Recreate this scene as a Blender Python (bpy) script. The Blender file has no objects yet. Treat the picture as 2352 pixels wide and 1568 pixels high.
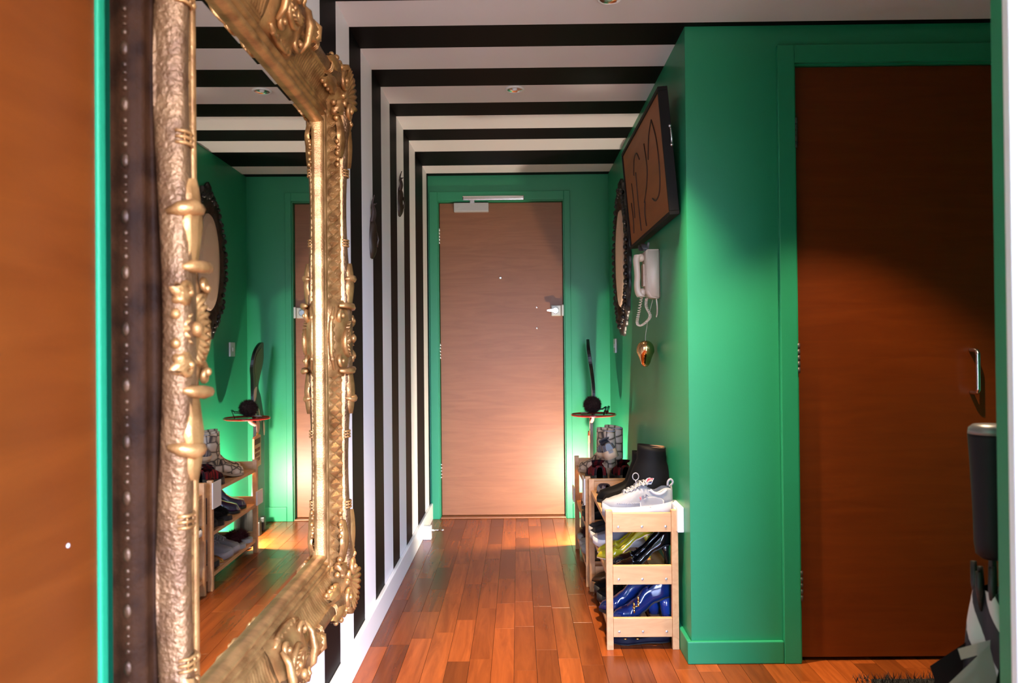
import bpy, bmesh, math, random
from mathutils import Vector, Matrix

# ------------------------------------------------------------------ camera, light, exposure
SC = bpy.context.scene
COL = SC.collection
PI = math.pi
F_PX = 1800.0
yaw, pitch, roll = math.radians(.445), math.radians(.445), math.radians(.55)
fwd = Vector((-math.sin(yaw)*math.cos(pitch), math.cos(yaw)*math.cos(pitch), math.sin(pitch)))
r0 = fwd.cross(Vector((0, 0, 1))).normalized(); u0 = r0.cross(fwd)
right = r0*math.cos(roll) - u0*math.sin(roll); up = r0*math.sin(roll) + u0*math.cos(roll)
cam_d = bpy.data.cameras.new('camera'); cam = bpy.data.objects.new('camera', cam_d); COL.objects.link(cam)
cam.matrix_world = Matrix(((right.x, up.x, -fwd.x, 0), (right.y, up.y, -fwd.y, 0), (right.z, up.z, -fwd.z, 1.10), (0, 0, 0, 1)))
cam_d.sensor_width = 23.5; cam_d.lens = F_PX*23.5/2352; cam_d.clip_start = .02
cam_d.dof.use_dof = True; cam_d.dof.focus_distance = 3.4; cam_d.dof.aperture_fstop = 4.0
SC.camera = cam

SC.view_settings.view_transform = 'Standard'; SC.view_settings.look = 'None'
SC.view_settings.gamma = 1.0; SC.view_settings.use_curve_mapping = False
SC.view_settings.exposure = 0.52

wd = bpy.data.worlds.new('daylight'); SC.world = wd; wd.use_nodes = True
_n, _l = wd.node_tree.nodes, wd.node_tree.links
bg = _n['Background']; bg.inputs[1].default_value = 72.0
_tc = _n.new('ShaderNodeTexCoord'); _sp = _n.new('ShaderNodeSeparateXYZ'); _rp = _n.new('ShaderNodeValToRGB')   # plain overcast sky over dim ground
_rp.color_ramp.elements[0].position = .0; _rp.color_ramp.elements[0].color = (.13, .115, .11, 1); _rp.color_ramp.elements[1].position = .14; _rp.color_ramp.elements[1].color = (.52, .64, 1.0, 1)
_l.new(_tc.outputs['Generated'], _sp.inputs[0]); _l.new(_sp.outputs['Z'], _rp.inputs[0]); _l.new(_rp.outputs[0], bg.inputs[0])

# sky portal in the window of the room behind the camera
_pd = bpy.data.lights.new('window_portal', 'AREA'); _pd.shape = 'RECTANGLE'; _pd.size = 2.1; _pd.size_y = 1.95; _pd.cycles.is_portal = True
_po = bpy.data.objects.new('window_portal', _pd); COL.objects.link(_po); _po.location = (1.25, -1.31, 1.175); _po.rotation_euler = (PI/2, 0, 0)

# ------------------------------------------------------------------ helpers
def tag(o, label=None, cat=None, group=None, kind=None):
    if label: o['label'] = label
    if cat: o['category'] = cat
    if group: o['group'] = group
    if kind: o['kind'] = kind
    return o

def obj(name, bm, mat, parent=None, smooth=False, loc=None, rot=None, recalc=True):
    if isinstance(bm, bpy.types.Mesh): me = bm
    else:
        if recalc: bmesh.ops.recalc_face_normals(bm, faces=bm.faces[:])
        me = bpy.data.meshes.new(name); bm.to_mesh(me); bm.free()
        if smooth:
            for p in me.polygons: p.use_smooth = True
    for m in (mat if isinstance(mat, (list, tuple)) else [mat]):
        if m and len(me.materials) < (len(mat) if isinstance(mat, (list, tuple)) else 1): me.materials.append(m)
    o = bpy.data.objects.new(name, me); COL.objects.link(o)
    if parent: o.parent = parent
    if loc is not None: o.location = loc
    if rot is not None: o.rotation_euler = rot
    return o

def thing(name, label, cat, loc=(0, 0, 0), rot=(0, 0, 0), group=None):
    o = bpy.data.objects.new(name, None); COL.objects.link(o); o.empty_display_size = .05
    o.location = loc; o.rotation_euler = rot
    return tag(o, label, cat, group)

def dup(root, loc, rot=None, label=None, group=None):
    r = root.copy(); COL.objects.link(r); r.location = loc
    if rot is not None: r.rotation_euler = rot
    if label: r['label'] = label
    if group: r['group'] = group
    for ch in list(root.children):
        c = ch.copy(); COL.objects.link(c); c.parent = r
        for g in ch.children:
            d = g.copy(); COL.objects.link(d); d.parent = c
    return r

def B(): return bmesh.new()

def box(bm, x0, x1, y0, y1, z0, z1, bev=0, mi=0, M=None):
    vs = [bm.verts.new((x, y, z)) for x in (x0, x1) for y in (y0, y1) for z in (z0, z1)]
    q = [(0, 1, 3, 2), (4, 6, 7, 5), (0, 4, 5, 1), (2, 3, 7, 6), (0, 2, 6, 4), (1, 5, 7, 3)]
    fs = [bm.faces.new([vs[i] for i in f]) for f in q]
    for f in fs: f.material_index = mi
    if bev > 0:
        es = list({e for f in fs for e in f.edges})
        r = bmesh.ops.bevel(bm, geom=es, offset=bev, segments=2, profile=.6, affect='EDGES')
        for f in r['faces']: f.material_index = mi
        vs = list({v for f in r['faces'] for v in f.verts} | {v for v in vs if v.is_valid})
    if M is not None:
        bmesh.ops.transform(bm, matrix=M, verts=vs)
    return vs

def boxo(name, x0, x1, y0, y1, z0, z1, mat, parent=None, bev=0, **k):
    bm = B(); box(bm, x0, x1, y0, y1, z0, z1, bev); return obj(name, bm, mat, parent, **k)

def tube(bm, pts, rad, n=8, closed=False, cap=True, mi=0):
    pts = [Vector(p) for p in pts]; N = len(pts)
    rads = rad if isinstance(rad, (list, tuple)) else [rad]*N
    rings = []; prev = None
    for i, p in enumerate(pts):
        if closed: t = pts[(i+1) % N] - pts[i-1]
        else: t = pts[min(i+1, N-1)] - pts[max(i-1, 0)]
        if t.length < 1e-9: t = Vector((0, 0, 1))
        t.normalize()
        if prev is None:
            a = Vector((0, 0, 1)) if abs(t.z) < .9 else Vector((1, 0, 0)); nrm = t.cross(a).normalized()
        else:
            nrm = prev - t*prev.dot(t)
            nrm = nrm.normalized() if nrm.length > 1e-6 else t.orthogonal().normalized()
        prev = nrm; bn = t.cross(nrm)
        rings.append([bm.verts.new(p + (nrm*math.cos(2*PI*k/n) + bn*math.sin(2*PI*k/n))*rads[i]) for k in range(n)])
    for i in range(N if closed else N-1):
        a, b = rings[i], rings[(i+1) % N]
        for k in range(n):
            f = bm.faces.new((a[k], a[(k+1) % n], b[(k+1) % n], b[k])); f.material_index = mi
    if cap and not closed:
        bm.faces.new(rings[0]).material_index = mi; bm.faces.new(rings[-1][::-1]).material_index = mi
    return [v for r in rings for v in r]

def lathe(bm, prof, n=24, M=None, cap=True, mi=0):
    rings = []
    for r, z in prof:
        rings.append([bm.verts.new((r*math.cos(2*PI*k/n), r*math.sin(2*PI*k/n), z)) for k in range(n)])
    for a, b in zip(rings, rings[1:]):
        for k in range(n): bm.faces.new((a[k], a[(k+1) % n], b[(k+1) % n], b[k])).material_index = mi
    if cap:
        bm.faces.new(rings[0][::-1]).material_index = mi; bm.faces.new(rings[-1]).material_index = mi
    vs = [v for r in rings for v in r]
    if M is not None: bmesh.ops.transform(bm, matrix=M, verts=vs)
    return vs

def ball(bm, c, r, sx=1, sy=1, sz=1, u=10, v=7, M=None):
    R = Matrix.Translation(Vector(c)) @ (M.to_4x4() if M is not None else Matrix()) @ Matrix.Diagonal((sx, sy, sz, 1))
    return bmesh.ops.create_uvsphere(bm, u_segments=u, v_segments=v, radius=r, matrix=R)['verts']

def prism(bm, outline, d0, d1, f, mi=0):
    """outline: list of 2-D points; f(a,b,d) -> xyz"""
    A = [bm.verts.new(f(a, b, d0)) for a, b in outline]; C = [bm.verts.new(f(a, b, d1)) for a, b in outline]
    n = len(A)
    bm.faces.new(A).material_index = mi; bm.faces.new(C[::-1]).material_index = mi
    for i in range(n): bm.faces.new((A[i], C[i], C[(i+1) % n], A[(i+1) % n])).material_index = mi

def smooth_curve(pts, k=8, closed=False):
    P = [Vector(p) for p in pts]; n = len(P); out = []
    rng = range(n) if closed else range(n-1)
    for i in rng:
        p0 = P[(i-1) % n] if closed or i > 0 else P[0]; p1 = P[i]; p2 = P[(i+1) % n]
        p3 = P[(i+2) % n] if closed or i+2 < n else P[-1]
        for j in range(k):
            t = j/k
            out.append(.5*((2*p1) + (p2-p0)*t + (2*p0-5*p1+4*p2-p3)*t*t + (3*p1-p0-3*p2+p3)*t**3))
    if not closed: out.append(P[-1])
    return out

def lerp_tab(tab, t):
    for (a, va), (b, vb) in zip(tab, tab[1:]):
        if t <= b:
            s = (t-a)/(b-a) if b > a else 0; s = max(0, min(1, s)); s = s*s*(3-2*s)*.5 + s*.5
            return va + (vb-va)*s
    return tab[-1][1]

# ------------------------------------------------------------------ materials
MATS = {}
def mat(name, col, rough=.5, metal=0, noise=0, nscale=30, bump=0, bscale=80, coat=0, sheen=0, emit=None, estr=0, spec=.5, trans=0, alpha=1):
    if name in MATS: return MATS[name]
    m = bpy.data.materials.new(name); m.use_nodes = True; nt = m.node_tree; b = nt.nodes['Principled BSDF']
    b.inputs['Base Color'].default_value = (*col, 1); b.inputs['Roughness'].default_value = rough
    b.inputs['Metallic'].default_value = metal; b.inputs['Coat Weight'].default_value = coat
    b.inputs['Coat Roughness'].default_value = .06; b.inputs['Sheen Weight'].default_value = sheen
    b.inputs['Specular IOR Level'].default_value = spec
    if emit: b.inputs['Emission Color'].default_value = (*emit, 1); b.inputs['Emission Strength'].default_value = estr
    tc = nt.nodes.new('ShaderNodeTexCoord')
    if noise > 0:
        n = nt.nodes.new('ShaderNodeTexNoise'); n.inputs['Scale'].default_value = nscale; n.inputs['Detail'].default_value = 5
        nt.links.new(tc.outputs['Object'], n.inputs['Vector'])
        mx = nt.nodes.new('ShaderNodeMix'); mx.data_type = 'RGBA'
        mx.inputs[6].default_value = (*[c*(1-noise) for c in col], 1); mx.inputs[7].default_value = (*[min(1, c*(1+noise)) for c in col], 1)
        nt.links.new(n.outputs['Fac'], mx.inputs[0]); nt.links.new(mx.outputs[2], b.inputs['Base Color'])
    if bump > 0:
        n2 = nt.nodes.new('ShaderNodeTexNoise'); n2.inputs['Scale'].default_value = bscale; n2.inputs['Detail'].default_value = 4
        nt.links.new(tc.outputs['Object'], n2.inputs['Vector'])
        bp = nt.nodes.new('ShaderNodeBump'); bp.inputs['Strength'].default_value = bump; bp.inputs['Distance'].default_value = .004
        nt.links.new(n2.outputs['Fac'], bp.inputs['Height']); nt.links.new(bp.outputs['Normal'], b.inputs['Normal'])
    MATS[name] = m; return m

def wood(name, c1, c2, scale=(2, 60, 60), rough=.35, coat=0, rand=0, dist=1.2, knots=False, bump=0, spec=.5):
    m = bpy.data.materials.new(name); m.use_nodes = True; nt = m.node_tree; b = nt.nodes['Principled BSDF']; L = nt.links.new
    b.inputs['Roughness'].default_value = rough; b.inputs['Coat Weight'].default_value = coat; b.inputs['Coat Roughness'].default_value = .12; b.inputs['Specular IOR Level'].default_value = spec
    tc = nt.nodes.new('ShaderNodeTexCoord'); mp = nt.nodes.new('ShaderNodeMapping'); mp.inputs['Scale'].default_value = scale
    src = tc.outputs['Object']
    oi = nt.nodes.new('ShaderNodeObjectInfo')
    if rand:
        ad = nt.nodes.new('ShaderNodeVectorMath'); ad.operation = 'ADD'; sc = nt.nodes.new('ShaderNodeMath'); sc.operation = 'MULTIPLY'; sc.inputs[1].default_value = 37.0
        L(oi.outputs['Random'], sc.inputs[0]); L(src, ad.inputs[0]); L(sc.outputs[0], ad.inputs[1]); src = ad.outputs[0]
    L(src, mp.inputs['Vector'])
    n = nt.nodes.new('ShaderNodeTexNoise'); n.inputs['Scale'].default_value = 1.0; n.inputs['Detail'].default_value = 6; n.inputs['Roughness'].default_value = .6; n.inputs['Distortion'].default_value = dist
    L(mp.outputs[0], n.inputs['Vector'])
    rp = nt.nodes.new('ShaderNodeValToRGB'); rp.color_ramp.elements[0].position = .3; rp.color_ramp.elements[1].position = .72
    rp.color_ramp.elements[0].color = (*c1, 1); rp.color_ramp.elements[1].color = (*c2, 1)
    L(n.outputs['Fac'], rp.inputs[0]); out = rp.outputs[0]
    if knots:
        v = nt.nodes.new('ShaderNodeTexVoronoi'); v.inputs['Scale'].default_value = 5.0; mp2 = nt.nodes.new('ShaderNodeMapping'); mp2.inputs['Scale'].default_value = (.9, 1.4, 1.8)
        L(src, mp2.inputs['Vector']); L(mp2.outputs[0], v.inputs['Vector'])
        r2 = nt.nodes.new('ShaderNodeValToRGB'); r2.color_ramp.elements[0].position = .04; r2.color_ramp.elements[1].position = .09
        r2.color_ramp.elements[0].color = (.28, .13, .06, 1); r2.color_ramp.elements[1].color = (1, 1, 1, 1)
        L(v.outputs['Distance'], r2.inputs[0])
        mx = nt.nodes.new('ShaderNodeMix'); mx.data_type = 'RGBA'; mx.blend_type = 'MULTIPLY'; mx.inputs[0].default_value = 1
        L(out, mx.inputs[6]); L(r2.outputs[0], mx.inputs[7]); out = mx.outputs[2]
    if rand:
        hs = nt.nodes.new('ShaderNodeHueSaturation'); mr = nt.nodes.new('ShaderNodeMapRange')
        mr.inputs['To Min'].default_value = 1-rand; mr.inputs['To Max'].default_value = 1+rand
        L(oi.outputs['Random'], mr.inputs['Value']); L(mr.outputs[0], hs.inputs['Value']); L(out, hs.inputs['Color']); out = hs.outputs[0]
    L(out, b.inputs['Base Color'])
    if bump:
        bp = nt.nodes.new('ShaderNodeBump'); bp.inputs['Strength'].default_value = bump; bp.inputs['Distance'].default_value = .002
        L(n.outputs['Fac'], bp.inputs['Height']); L(bp.outputs[0], b.inputs['Normal'])
    MATS[name] = m; return m

M_green = mat('green_paint', (.015, .265, .120), .42, noise=.06, nscale=3, bump=.06, bscale=180)
M_white = mat('white_wall_paint', (.80, .77, .77), .55, bump=.05, bscale=160, spec=.3)
M_black = mat('black_wall_paint', (.0035, .0025, .003), .55, bump=.05, bscale=160, spec=.10)
M_wtrim = mat('white_gloss_paint', (.82, .81, .80), .25)
M_gold = None
M_oak = wood('floor_stave', (.145, .031, .0055), (.25, .060, .0115), (26, 2.2, 20), .26, coat=.0, rand=.45, dist=.8, spec=.25)
M_sub = wood('floor_far_staves', (.125, .030, .0075), (.20, .055, .0145), (14, 2.2, 30), .26, coat=.25)
M_door1 = wood('lamplit_door_veneer', (.235, .085, .032), (.31, .118, .047), (2.2, 30, 22), .42, dist=1.6)  # same veneer as door two, paler with the lamp's light put into its colour
M_door2 = wood('cherry_door_veneer', (.125, .019, .0008), (.165, .028, .0015), (3, 40, 30), .36, dist=.9)
M_door3 = wood('warm_door_veneer', (.115, .022, .0012), (.16, .034, .0026), (24, 1.6, 14), .4, dist=.9)
M_pine = wood('pine', (.50, .25, .105), (.64, .37, .18), (26, 3.0, 26), .5, rand=.10, knots=True)
M_pinex = wood('pine_across', (.50, .25, .105), (.64, .37, .18), (3.0, 26, 26), .5, rand=.10, knots=True)
M_chrome = mat('chrome', (.75, .75, .76), .18, 1)
M_steel = mat('brushed_steel', (.55, .55, .56), .3, 1)
M_grey = mat('silver_grey_enamel', (.50, .50, .50), .4)
M_dark = mat('dark_leak_panel', (.008, .007, .006), .8)
M_cream = mat('cream_plastic', (.72, .60, .47), .38)
M_plast = mat('white_plastic', (.80, .80, .78), .3)

# ------------------------------------------------------------------ room shell
XL, XR, YE, YF, H = -.575, .592, 5.06, 2.735, 2.215
XS = 2.05                               # side wall of the recess by the second door
random.seed(3)
fl = tag(boxo('floor', -1.4, 2.75, -1.45, 5.5, -.10, -.014, M_sub), kind='structure')
near_floor = boxo('near_boards', -1.39, 2.74, -1.44, 1.12, -.0139, -.0005, M_sub, fl)
SW = .078
lens = {}
def plank_mesh(w, l):
    k = (round(w, 4), round(l, 4))
    if k not in lens:
        bm = B(); box(bm, -w/2+.0005, w/2-.0005, -l/2+.0005, l/2-.0005, -.0125, 0)
        es = [e for e in bm.edges if all(v.co.z > -.001 for v in e.verts)]
        bmesh.ops.bevel(bm, geom=es, offset=.0004, segments=1, affect='EDGES')
        me = bpy.data.meshes.new('plank'); bmesh.ops.recalc_face_normals(bm, faces=bm.faces[:]); bm.to_mesh(me); bm.free(); me.materials.append(M_oak); lens[k] = me
    return lens[k]
x = XL+.004
col_i = 0
while x < XS-.01:
    w = SW
    yend = 5.13 if x+w < XR+.02 else YF+.10
    y = 1.12 - random.choice((0, .08, .16, .24, .32))
    while y < yend - .02:
        l = random.choice((.30, .36, .42, .48, .54))
        y0, y1 = max(y, 1.12), min(y+l, yend)
        if y1-y0 > .015:
            o = bpy.data.objects.new('plank', plank_mesh(w, y1-y0)); COL.objects.link(o); o.parent = fl; o.location = (x+w/2, (y0+y1)/2, 0)
        y += l
    x += w; col_i += 1

# striped left wall and ceiling : boundaries measured along the hall (black first)
ST = [2.295, 2.50, 2.70, 2.897, 3.118, 3.325, 3.555, 3.75, 3.98, 4.19, 4.43, 4.775, 4.985]
def stripes(y_first):
    out = []; ys = [y_first]; step = .206; y = ST[0]
    pre = []
    while y - step > y_first: y -= step; pre.append(y)
    ys = [y_first] + pre[::-1] + ST + [YE+.12]
    k0 = len(pre) + 1                    # interval index starting at ST[0] is black
    for i in range(len(ys)-1): out.append((ys[i], ys[i+1], (i-k0) % 2 == 0))
    return out
bm = B()
for y0, y1, blk in stripes(1.115):
    if y1 > 4.98 and blk: pass
    v = [bm.verts.new(p) for p in ((XL, y0, -.02), (XL, y1, -.02), (XL, y1, H), (XL, y0, H))]
    bm.faces.new(v).material_index = 1 if blk else 0
box(bm, XL-.12, XL-.002, 1.115, YE+.12, -.02, H+.05)
tag(obj('wall_left', bm, [M_white, M_black], recalc=False), kind='structure')
wl2 = B(); box(wl2, XL-.12, XL, -1.45, .12, -.02, H+.05); box(wl2, XL-.12, XL, .12, 1.035, 2.07, H+.05); box(wl2, XL-.12, XL, 1.035, 1.1148, -.02, H+.05)
tag(obj('wall_left_near', wl2, M_green), kind='structure')
bm = B()
for y0, y1, blk in stripes(.35):
    v = [bm.verts.new(p) for p in ((XL-.01, y0, H), (XL-.01, y1, H), (XS+.02, y1, H), (XS+.02, y0, H))]
    bm.faces.new(v).material_index = 1 if blk else 0
box(bm, XL-.12, XS+.1, .35, YE+.12, H+.002, H+.1)
tag(obj('ceiling', bm, [M_white, M_black], recalc=False), kind='structure')

# end wall with the entrance door opening
DX0, DX1, DZ = -.508, .297, 2.047
bm = B()
box(bm, XL-.12, DX0-.014, YE, YE+.14, -.02, H+.03); box(bm, DX1+.014, XR+.12, YE, YE+.14, -.02, H+.03)
box(bm, DX0-.014, DX1+.014, YE, YE+.14, DZ+.012, H+.03)
tag(obj('wall_end', bm, M_green), kind='structure')
bm = B()   # architrave of the end door
box(bm, DX0-.058, DX0-.006, YE-.016, YE+.0, 0, DZ+.062, .003); box(bm, DX1+.006, DX1+.046, YE-.016, YE, 0, DZ+.062, .003)
box(bm, DX0-.006, DX1+.006, YE-.016, YE, DZ+.006, DZ+.062, .003)
tag(obj('trim_1', bm, M_green), kind='structure')
bm = B()   # right wall block: hall side and front face, door 2 opening
D2X0, D2X1, D2Z = .972, 1.76, 2.075
tag(boxo('wall_right', XR, XR+.12, YF+.0005, YE+.14, -.02, H+.02, M_green, bev=.004), kind='structure')
box(bm, XR+.0005, D2X0-.012, YF, YF+.12, -.02, H+.02); box(bm, D2X0-.012, D2X1+.012, YF, YF+.12, D2Z+.012, H+.02); box(bm, D2X1+.012, XS+.1, YF, YF+.12, -.02, H+.02)
tag(obj('wall_front', bm, M_green), kind='structure')
bm = B()
box(bm, D2X0-.063, D2X0-.004, YF-.017, YF-.0005, 0, D2Z+.066, .003); box(bm, D2X1+.004, D2X1+.063, YF-.017, YF-.0005, 0, D2Z+.066, .003)
box(bm, D2X0-.004, D2X1+.004, YF-.017, YF-.0005, D2Z+.004, D2Z+.066, .003)
tag(obj('trim_2', bm, M_green), kind='structure')
tag(boxo('wall_side', XS, XS+.12, 1.10, YF+.1, -.02, H+.02, M_green), kind='structure')
tag(boxo('wall_near_right', .6605, XS+.12, .99, 1.09, -.02, H+.02, M_green), kind='structure')
bm = B(); box(bm, .612, .70, .972, .988, -.02, 2.6, .003); box(bm, .636, .66, .9885, 1.02, -.02, 2.6)
tag(obj('trim_3', bm, M_wtrim), kind='structure')
bm = B()   # door linings close the reveals
box(bm, DX0-.0139, DX0-.0005, YE+.0005, YE+.139, 0, DZ+.0118); box(bm, DX1+.0005, DX1+.0139, YE+.0005, YE+.139, 0, DZ+.0118); box(bm, DX0-.0005, DX1+.0005, YE+.0005, YE+.139, DZ+.0005, DZ+.0118)
box(bm, DX0-.0005, DX0+.012, YE+.0895, YE+.139, 0, DZ+.0005); box(bm, DX1-.012, DX1+.0005, YE+.0895, YE+.139, 0, DZ+.0005); box(bm, DX0+.012, DX1-.012, YE+.0895, YE+.139, DZ-.012, DZ+.0005)
tag(obj('trim_5', bm, M_green), kind='structure')
bm = B()
box(bm, D2X0-.0119, D2X0+.0035, YF+.0005, YF+.011, 0, D2Z+.0118); box(bm, D2X0-.0119, D2X0+.012, YF+.0565, YF+.119, 0, D2Z+.0118); box(bm, D2X0-.0119, D2X0+.0005, YF+.011, YF+.0565, 0, D2Z+.0118)
box(bm, D2X1-.012, D2X1+.0119, YF+.0565, YF+.119, 0, D2Z+.0118); box(bm, D2X1-.0005, D2X1+.0119, YF+.0005, YF+.0565, 0, D2Z+.0118); box(bm, D2X0+.012, D2X1-.012, YF+.0565, YF+.119, D2Z-.012, D2Z+.0118); box(bm, D2X0+.0035, D2X1-.0005, YF+.0005, YF+.0565, D2Z-.001, D2Z+.0118)
tag(obj('trim_6', bm, M_green), kind='structure')
tag(boxo('leak_panel_end', XL-.1, XR+.1, YE+.145, YE+.16, -.02, H, M_dark), kind='structure'); tag(boxo('leak_panel_front', XR+.125, XS+.1, YF+.125, YF+.14, -.02, H, M_dark), kind='structure')  # unseen dark panels added behind the doors to stop light leaking through the gaps
# the room behind the camera: back wall with a wide window, side wall, ceiling, lintel
bm = B()
box(bm, XL-.12, .20, -1.45, -1.31, -.02, H+.05); box(bm, 2.30, 2.75, -1.45, -1.31, -.02, H+.05); box(bm, .20, 2.30, -1.45, -1.31, -.02, .20); box(bm, .20, 2.30, -1.45, -1.31, 2.15, H+.05)
tag(obj('wall_back', bm, M_wtrim), kind='structure')
tag(boxo('wall_room_right', 2.62, 2.75, -1.31, .985, -.02, H+.05, M_wtrim), kind='structure')
tag(boxo('wall_room_front', 2.17, 2.62, .99, 1.09, -.02, H+.05, M_wtrim), kind='structure')
tag(boxo('ceiling_room', XL-.12, 2.75, -1.45, .349, H, H+.1, M_wtrim), kind='structure'); tag(boxo('ceiling_room_right', XS+.1, 2.75, .35, 1.1, H, H+.1, M_wtrim), kind='structure')
tag(boxo('wall_lintel', XL+.001, .6, .992, 1.088, 2.08, H-.001, M_wtrim), kind='structure')
bm = B()
for x_ in (.20, .885, 1.57, 2.255): box(bm, x_, x_+.045, -1.41, -1.36, .20, 2.15)
for z_ in (.20, 2.105): box(bm, .245, 2.255, -1.405, -1.365, z_, z_+.045)
tag(obj('window_1', bm, M_wtrim), kind='structure')
# skirtings
tag(boxo('baseboard_left', XL+.0006, XL+.018, 2.10, YE-.017, .0005, .104, M_wtrim, bev=.004), kind='structure')
tag(boxo('baseboard_right', XR-.016, XR-.0005, YF, YE-.001, .0005, .078, M_green, bev=.004), kind='structure')
tag(boxo('baseboard_front', XR-.016, D2X0-.064, YF-.016, YF-.0006, .0005, .078, M_green, bev=.004), kind='structure')
tag(boxo('baseboard_end', DX1+.047, XR-.017, YE-.016, YE-.0006, .0005, .092, M_green, bev=.004), kind='structure')
tag(boxo('trim_4', DX0, DX1, YE-.01, YE+.09, .0005, .010, mat('threshold_wood', (.25, .09, .03), .4), bev=.003), kind='structure')

# ------------------------------------------------------------------ doors
d1 = thing('door_1', None, None, (DX0, YE+.045, 0)); d1['kind'] = 'structure'
W1 = DX1-DX0
boxo('door_leaf', .003, W1-.003, 0, .044, .014, DZ-.002, M_door1, d1, .002)
for z in (.30, 1.08, 1.83):
    bm = B()
    for i in range(5): tube(bm, [(0.001, -.004, z-.05+i*.021), (.001, -.004, z-.05+i*.021+.0195)], .0065, 10)
    obj('hinge', bm, M_chrome, d1, True)
bm = B(); lathe(bm, [(.008, 0), (.008, .004), (.006, .006), (.003, .006)], 14, Matrix.Translation((.397, 0, 1.554)) @ Matrix.Rotation(PI/2, 4, 'X')); obj('peephole', bm, M_chrome, d1)
for z in (1.36, 1.225):
    bm = B(); lathe(bm, [(.0055, 0), (.005, .003), (.003, .004)], 12, Matrix.Translation((.631, 0, z)) @ Matrix.Rotation(PI/2, 4, 'X')); obj('screw_cap', bm, M_steel, d1)
lk = boxo('night_latch', .725, .789, -.030, 0, 1.302, 1.372, mat('silver_lacquer', (.55, .54, .48), .4, .2), d1, .006)
boxo('strike_plate', .791, .809, -.034, -.018, 1.302, 1.376, mat('silver_lacquer', (.55, .54, .48), .4, .2), lk, .005)
bm = B(); lathe(bm, [(.021, 0), (.021, .007), (.017, .011)], 20, Matrix.Translation((.752, -.030, 1.337)) @ Matrix.Rotation(PI/2, 4, 'X')); obj('thumb_turn', bm, M_chrome, lk)
bm = B(); prism(bm, [(.698, 1.333), (.752, 1.325), (.764, 1.337), (.752, 1.349), (.698, 1.341)], -.052, -.038, lambda a, b, d: (a, d, b)); obj('snib_lever', bm, M_chrome, lk)
cl = boxo('door_closer', .100, .325, -.045, 0, 1.983, 2.040, M_grey, d1, .004)
bm = B(); box(bm, .158, .556, -.066, -.046, 2.052, 2.080, .006); obj('closer_track', bm, M_chrome, cl)
bm = B(); box(bm, .205, .235, -.06, -.03, 2.036, 2.056, .002); obj('closer_spindle', bm, M_steel, cl)

d2 = thing('door_2', None, None, (D2X0, YF+.012, 0)); d2['kind'] = 'structure'
W2 = D2X1-D2X0
boxo('door_leaf', .004, W2-.004, 0, .044, .012, D2Z-.003, M_door2, d2, .002)
for z in (.262, 1.052, 1.837):
    bm = B()
    for i in range(5): tube(bm, [(.001, -.013, z-.05+i*.021), (.001, -.013, z-.05+i*.021+.0195)], .0075, 10)
    box(bm, -.001, .003, -.012, .0, z-.05, z+.05); obj('hinge', bm, mat('dull_hinge', (.16, .15, .15), .5, .6), d2, True)
hx = 1.578-D2X0
bm = B(); tube(bm, smooth_curve([(hx-.0, 0, 1.076), (hx, -.03, 1.076), (hx, -.043, 1.066), (hx, -.045, 1.05), (hx, -.045, .955), (hx, -.043, .939), (hx, -.03, .929), (hx, 0, .929)], 5), .0075, 12)
obj('pull_handle', bm, M_chrome, d2, True)

d3 = thing('door_3', None, None, (XL, .12, 0)); d3['kind'] = 'structure'
boxo('door_leaf', -.036, .010, .005, .926, .012, 2.065, M_door3, d3, .002)
boxo('architrave', -.02, .014, .928, .946, 0, 2.14, M_green, d3, .003)
bm = B(); ball(bm, (.0103, .857, .858), .0026, .3, 1.4, 1); obj('white_speck', bm, M_plast, d3)  # small white speck on the door face

# ------------------------------------------------------------------ great gilt mirror
def gold_mat(name, c_hi, c_lo, rough, bscale, bstr):
    m = bpy.data.materials.new(name); m.use_nodes = True; nt = m.node_tree; b = nt.nodes['Principled BSDF']; L = nt.links.new
    b.inputs['Metallic'].default_value = .55; b.inputs['Roughness'].default_value = rough
    tc = nt.nodes.new('ShaderNodeTexCoord')
    n = nt.nodes.new('ShaderNodeTexNoise'); n.inputs['Scale'].default_value = 22; n.inputs['Detail'].default_value = 8
    L(tc.outputs['Object'], n.inputs['Vector'])
    r = nt.nodes.new('ShaderNodeValToRGB'); r.color_ramp.elements[0].position = .36; r.color_ramp.elements[1].position = .6
    r.color_ramp.elements[0].color = (*c_lo, 1); r.color_ramp.elements[1].color = (*c_hi, 1)
    L(n.outputs['Fac'], r.inputs[0]); L(r.outputs[0], b.inputs['Base Color'])
    n2 = nt.nodes.new('ShaderNodeTexNoise'); n2.inputs['Scale'].default_value = bscale; n2.inputs['Detail'].default_value = 3
    L(tc.outputs['Object'], n2.inputs['Vector'])
    bp = nt.nodes.new('ShaderNodeBump'); bp.inputs['Strength'].default_value = bstr; bp.inputs['Distance'].default_value = .004
    L(n2.outputs['Fac'], bp.inputs['Height']); L(bp.outputs[0], b.inputs['Normal'])
    MATS[name] = m; return m
M_gold = gold_mat('antique_gold', (.50, .255, .085), (.26, .115, .035), .34, 300, .22)
M_goldh = gold_mat('hammered_gold', (.23, .118, .048), (.13, .06, .024), .42, 150, .9)
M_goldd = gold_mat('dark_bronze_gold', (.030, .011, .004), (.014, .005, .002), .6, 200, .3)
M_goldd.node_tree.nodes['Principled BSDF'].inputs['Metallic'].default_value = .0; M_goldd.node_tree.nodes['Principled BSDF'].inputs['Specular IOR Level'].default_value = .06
M_goldb = gold_mat('brown_bronze_beads', (.085, .040, .017), (.035, .015, .007), .45, 200, .3)  # lighter brown than the dark outer side, so the beads stand out
M_mirror = mat('mirror_glass', (.86, .88, .86), .012, 1)

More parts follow.
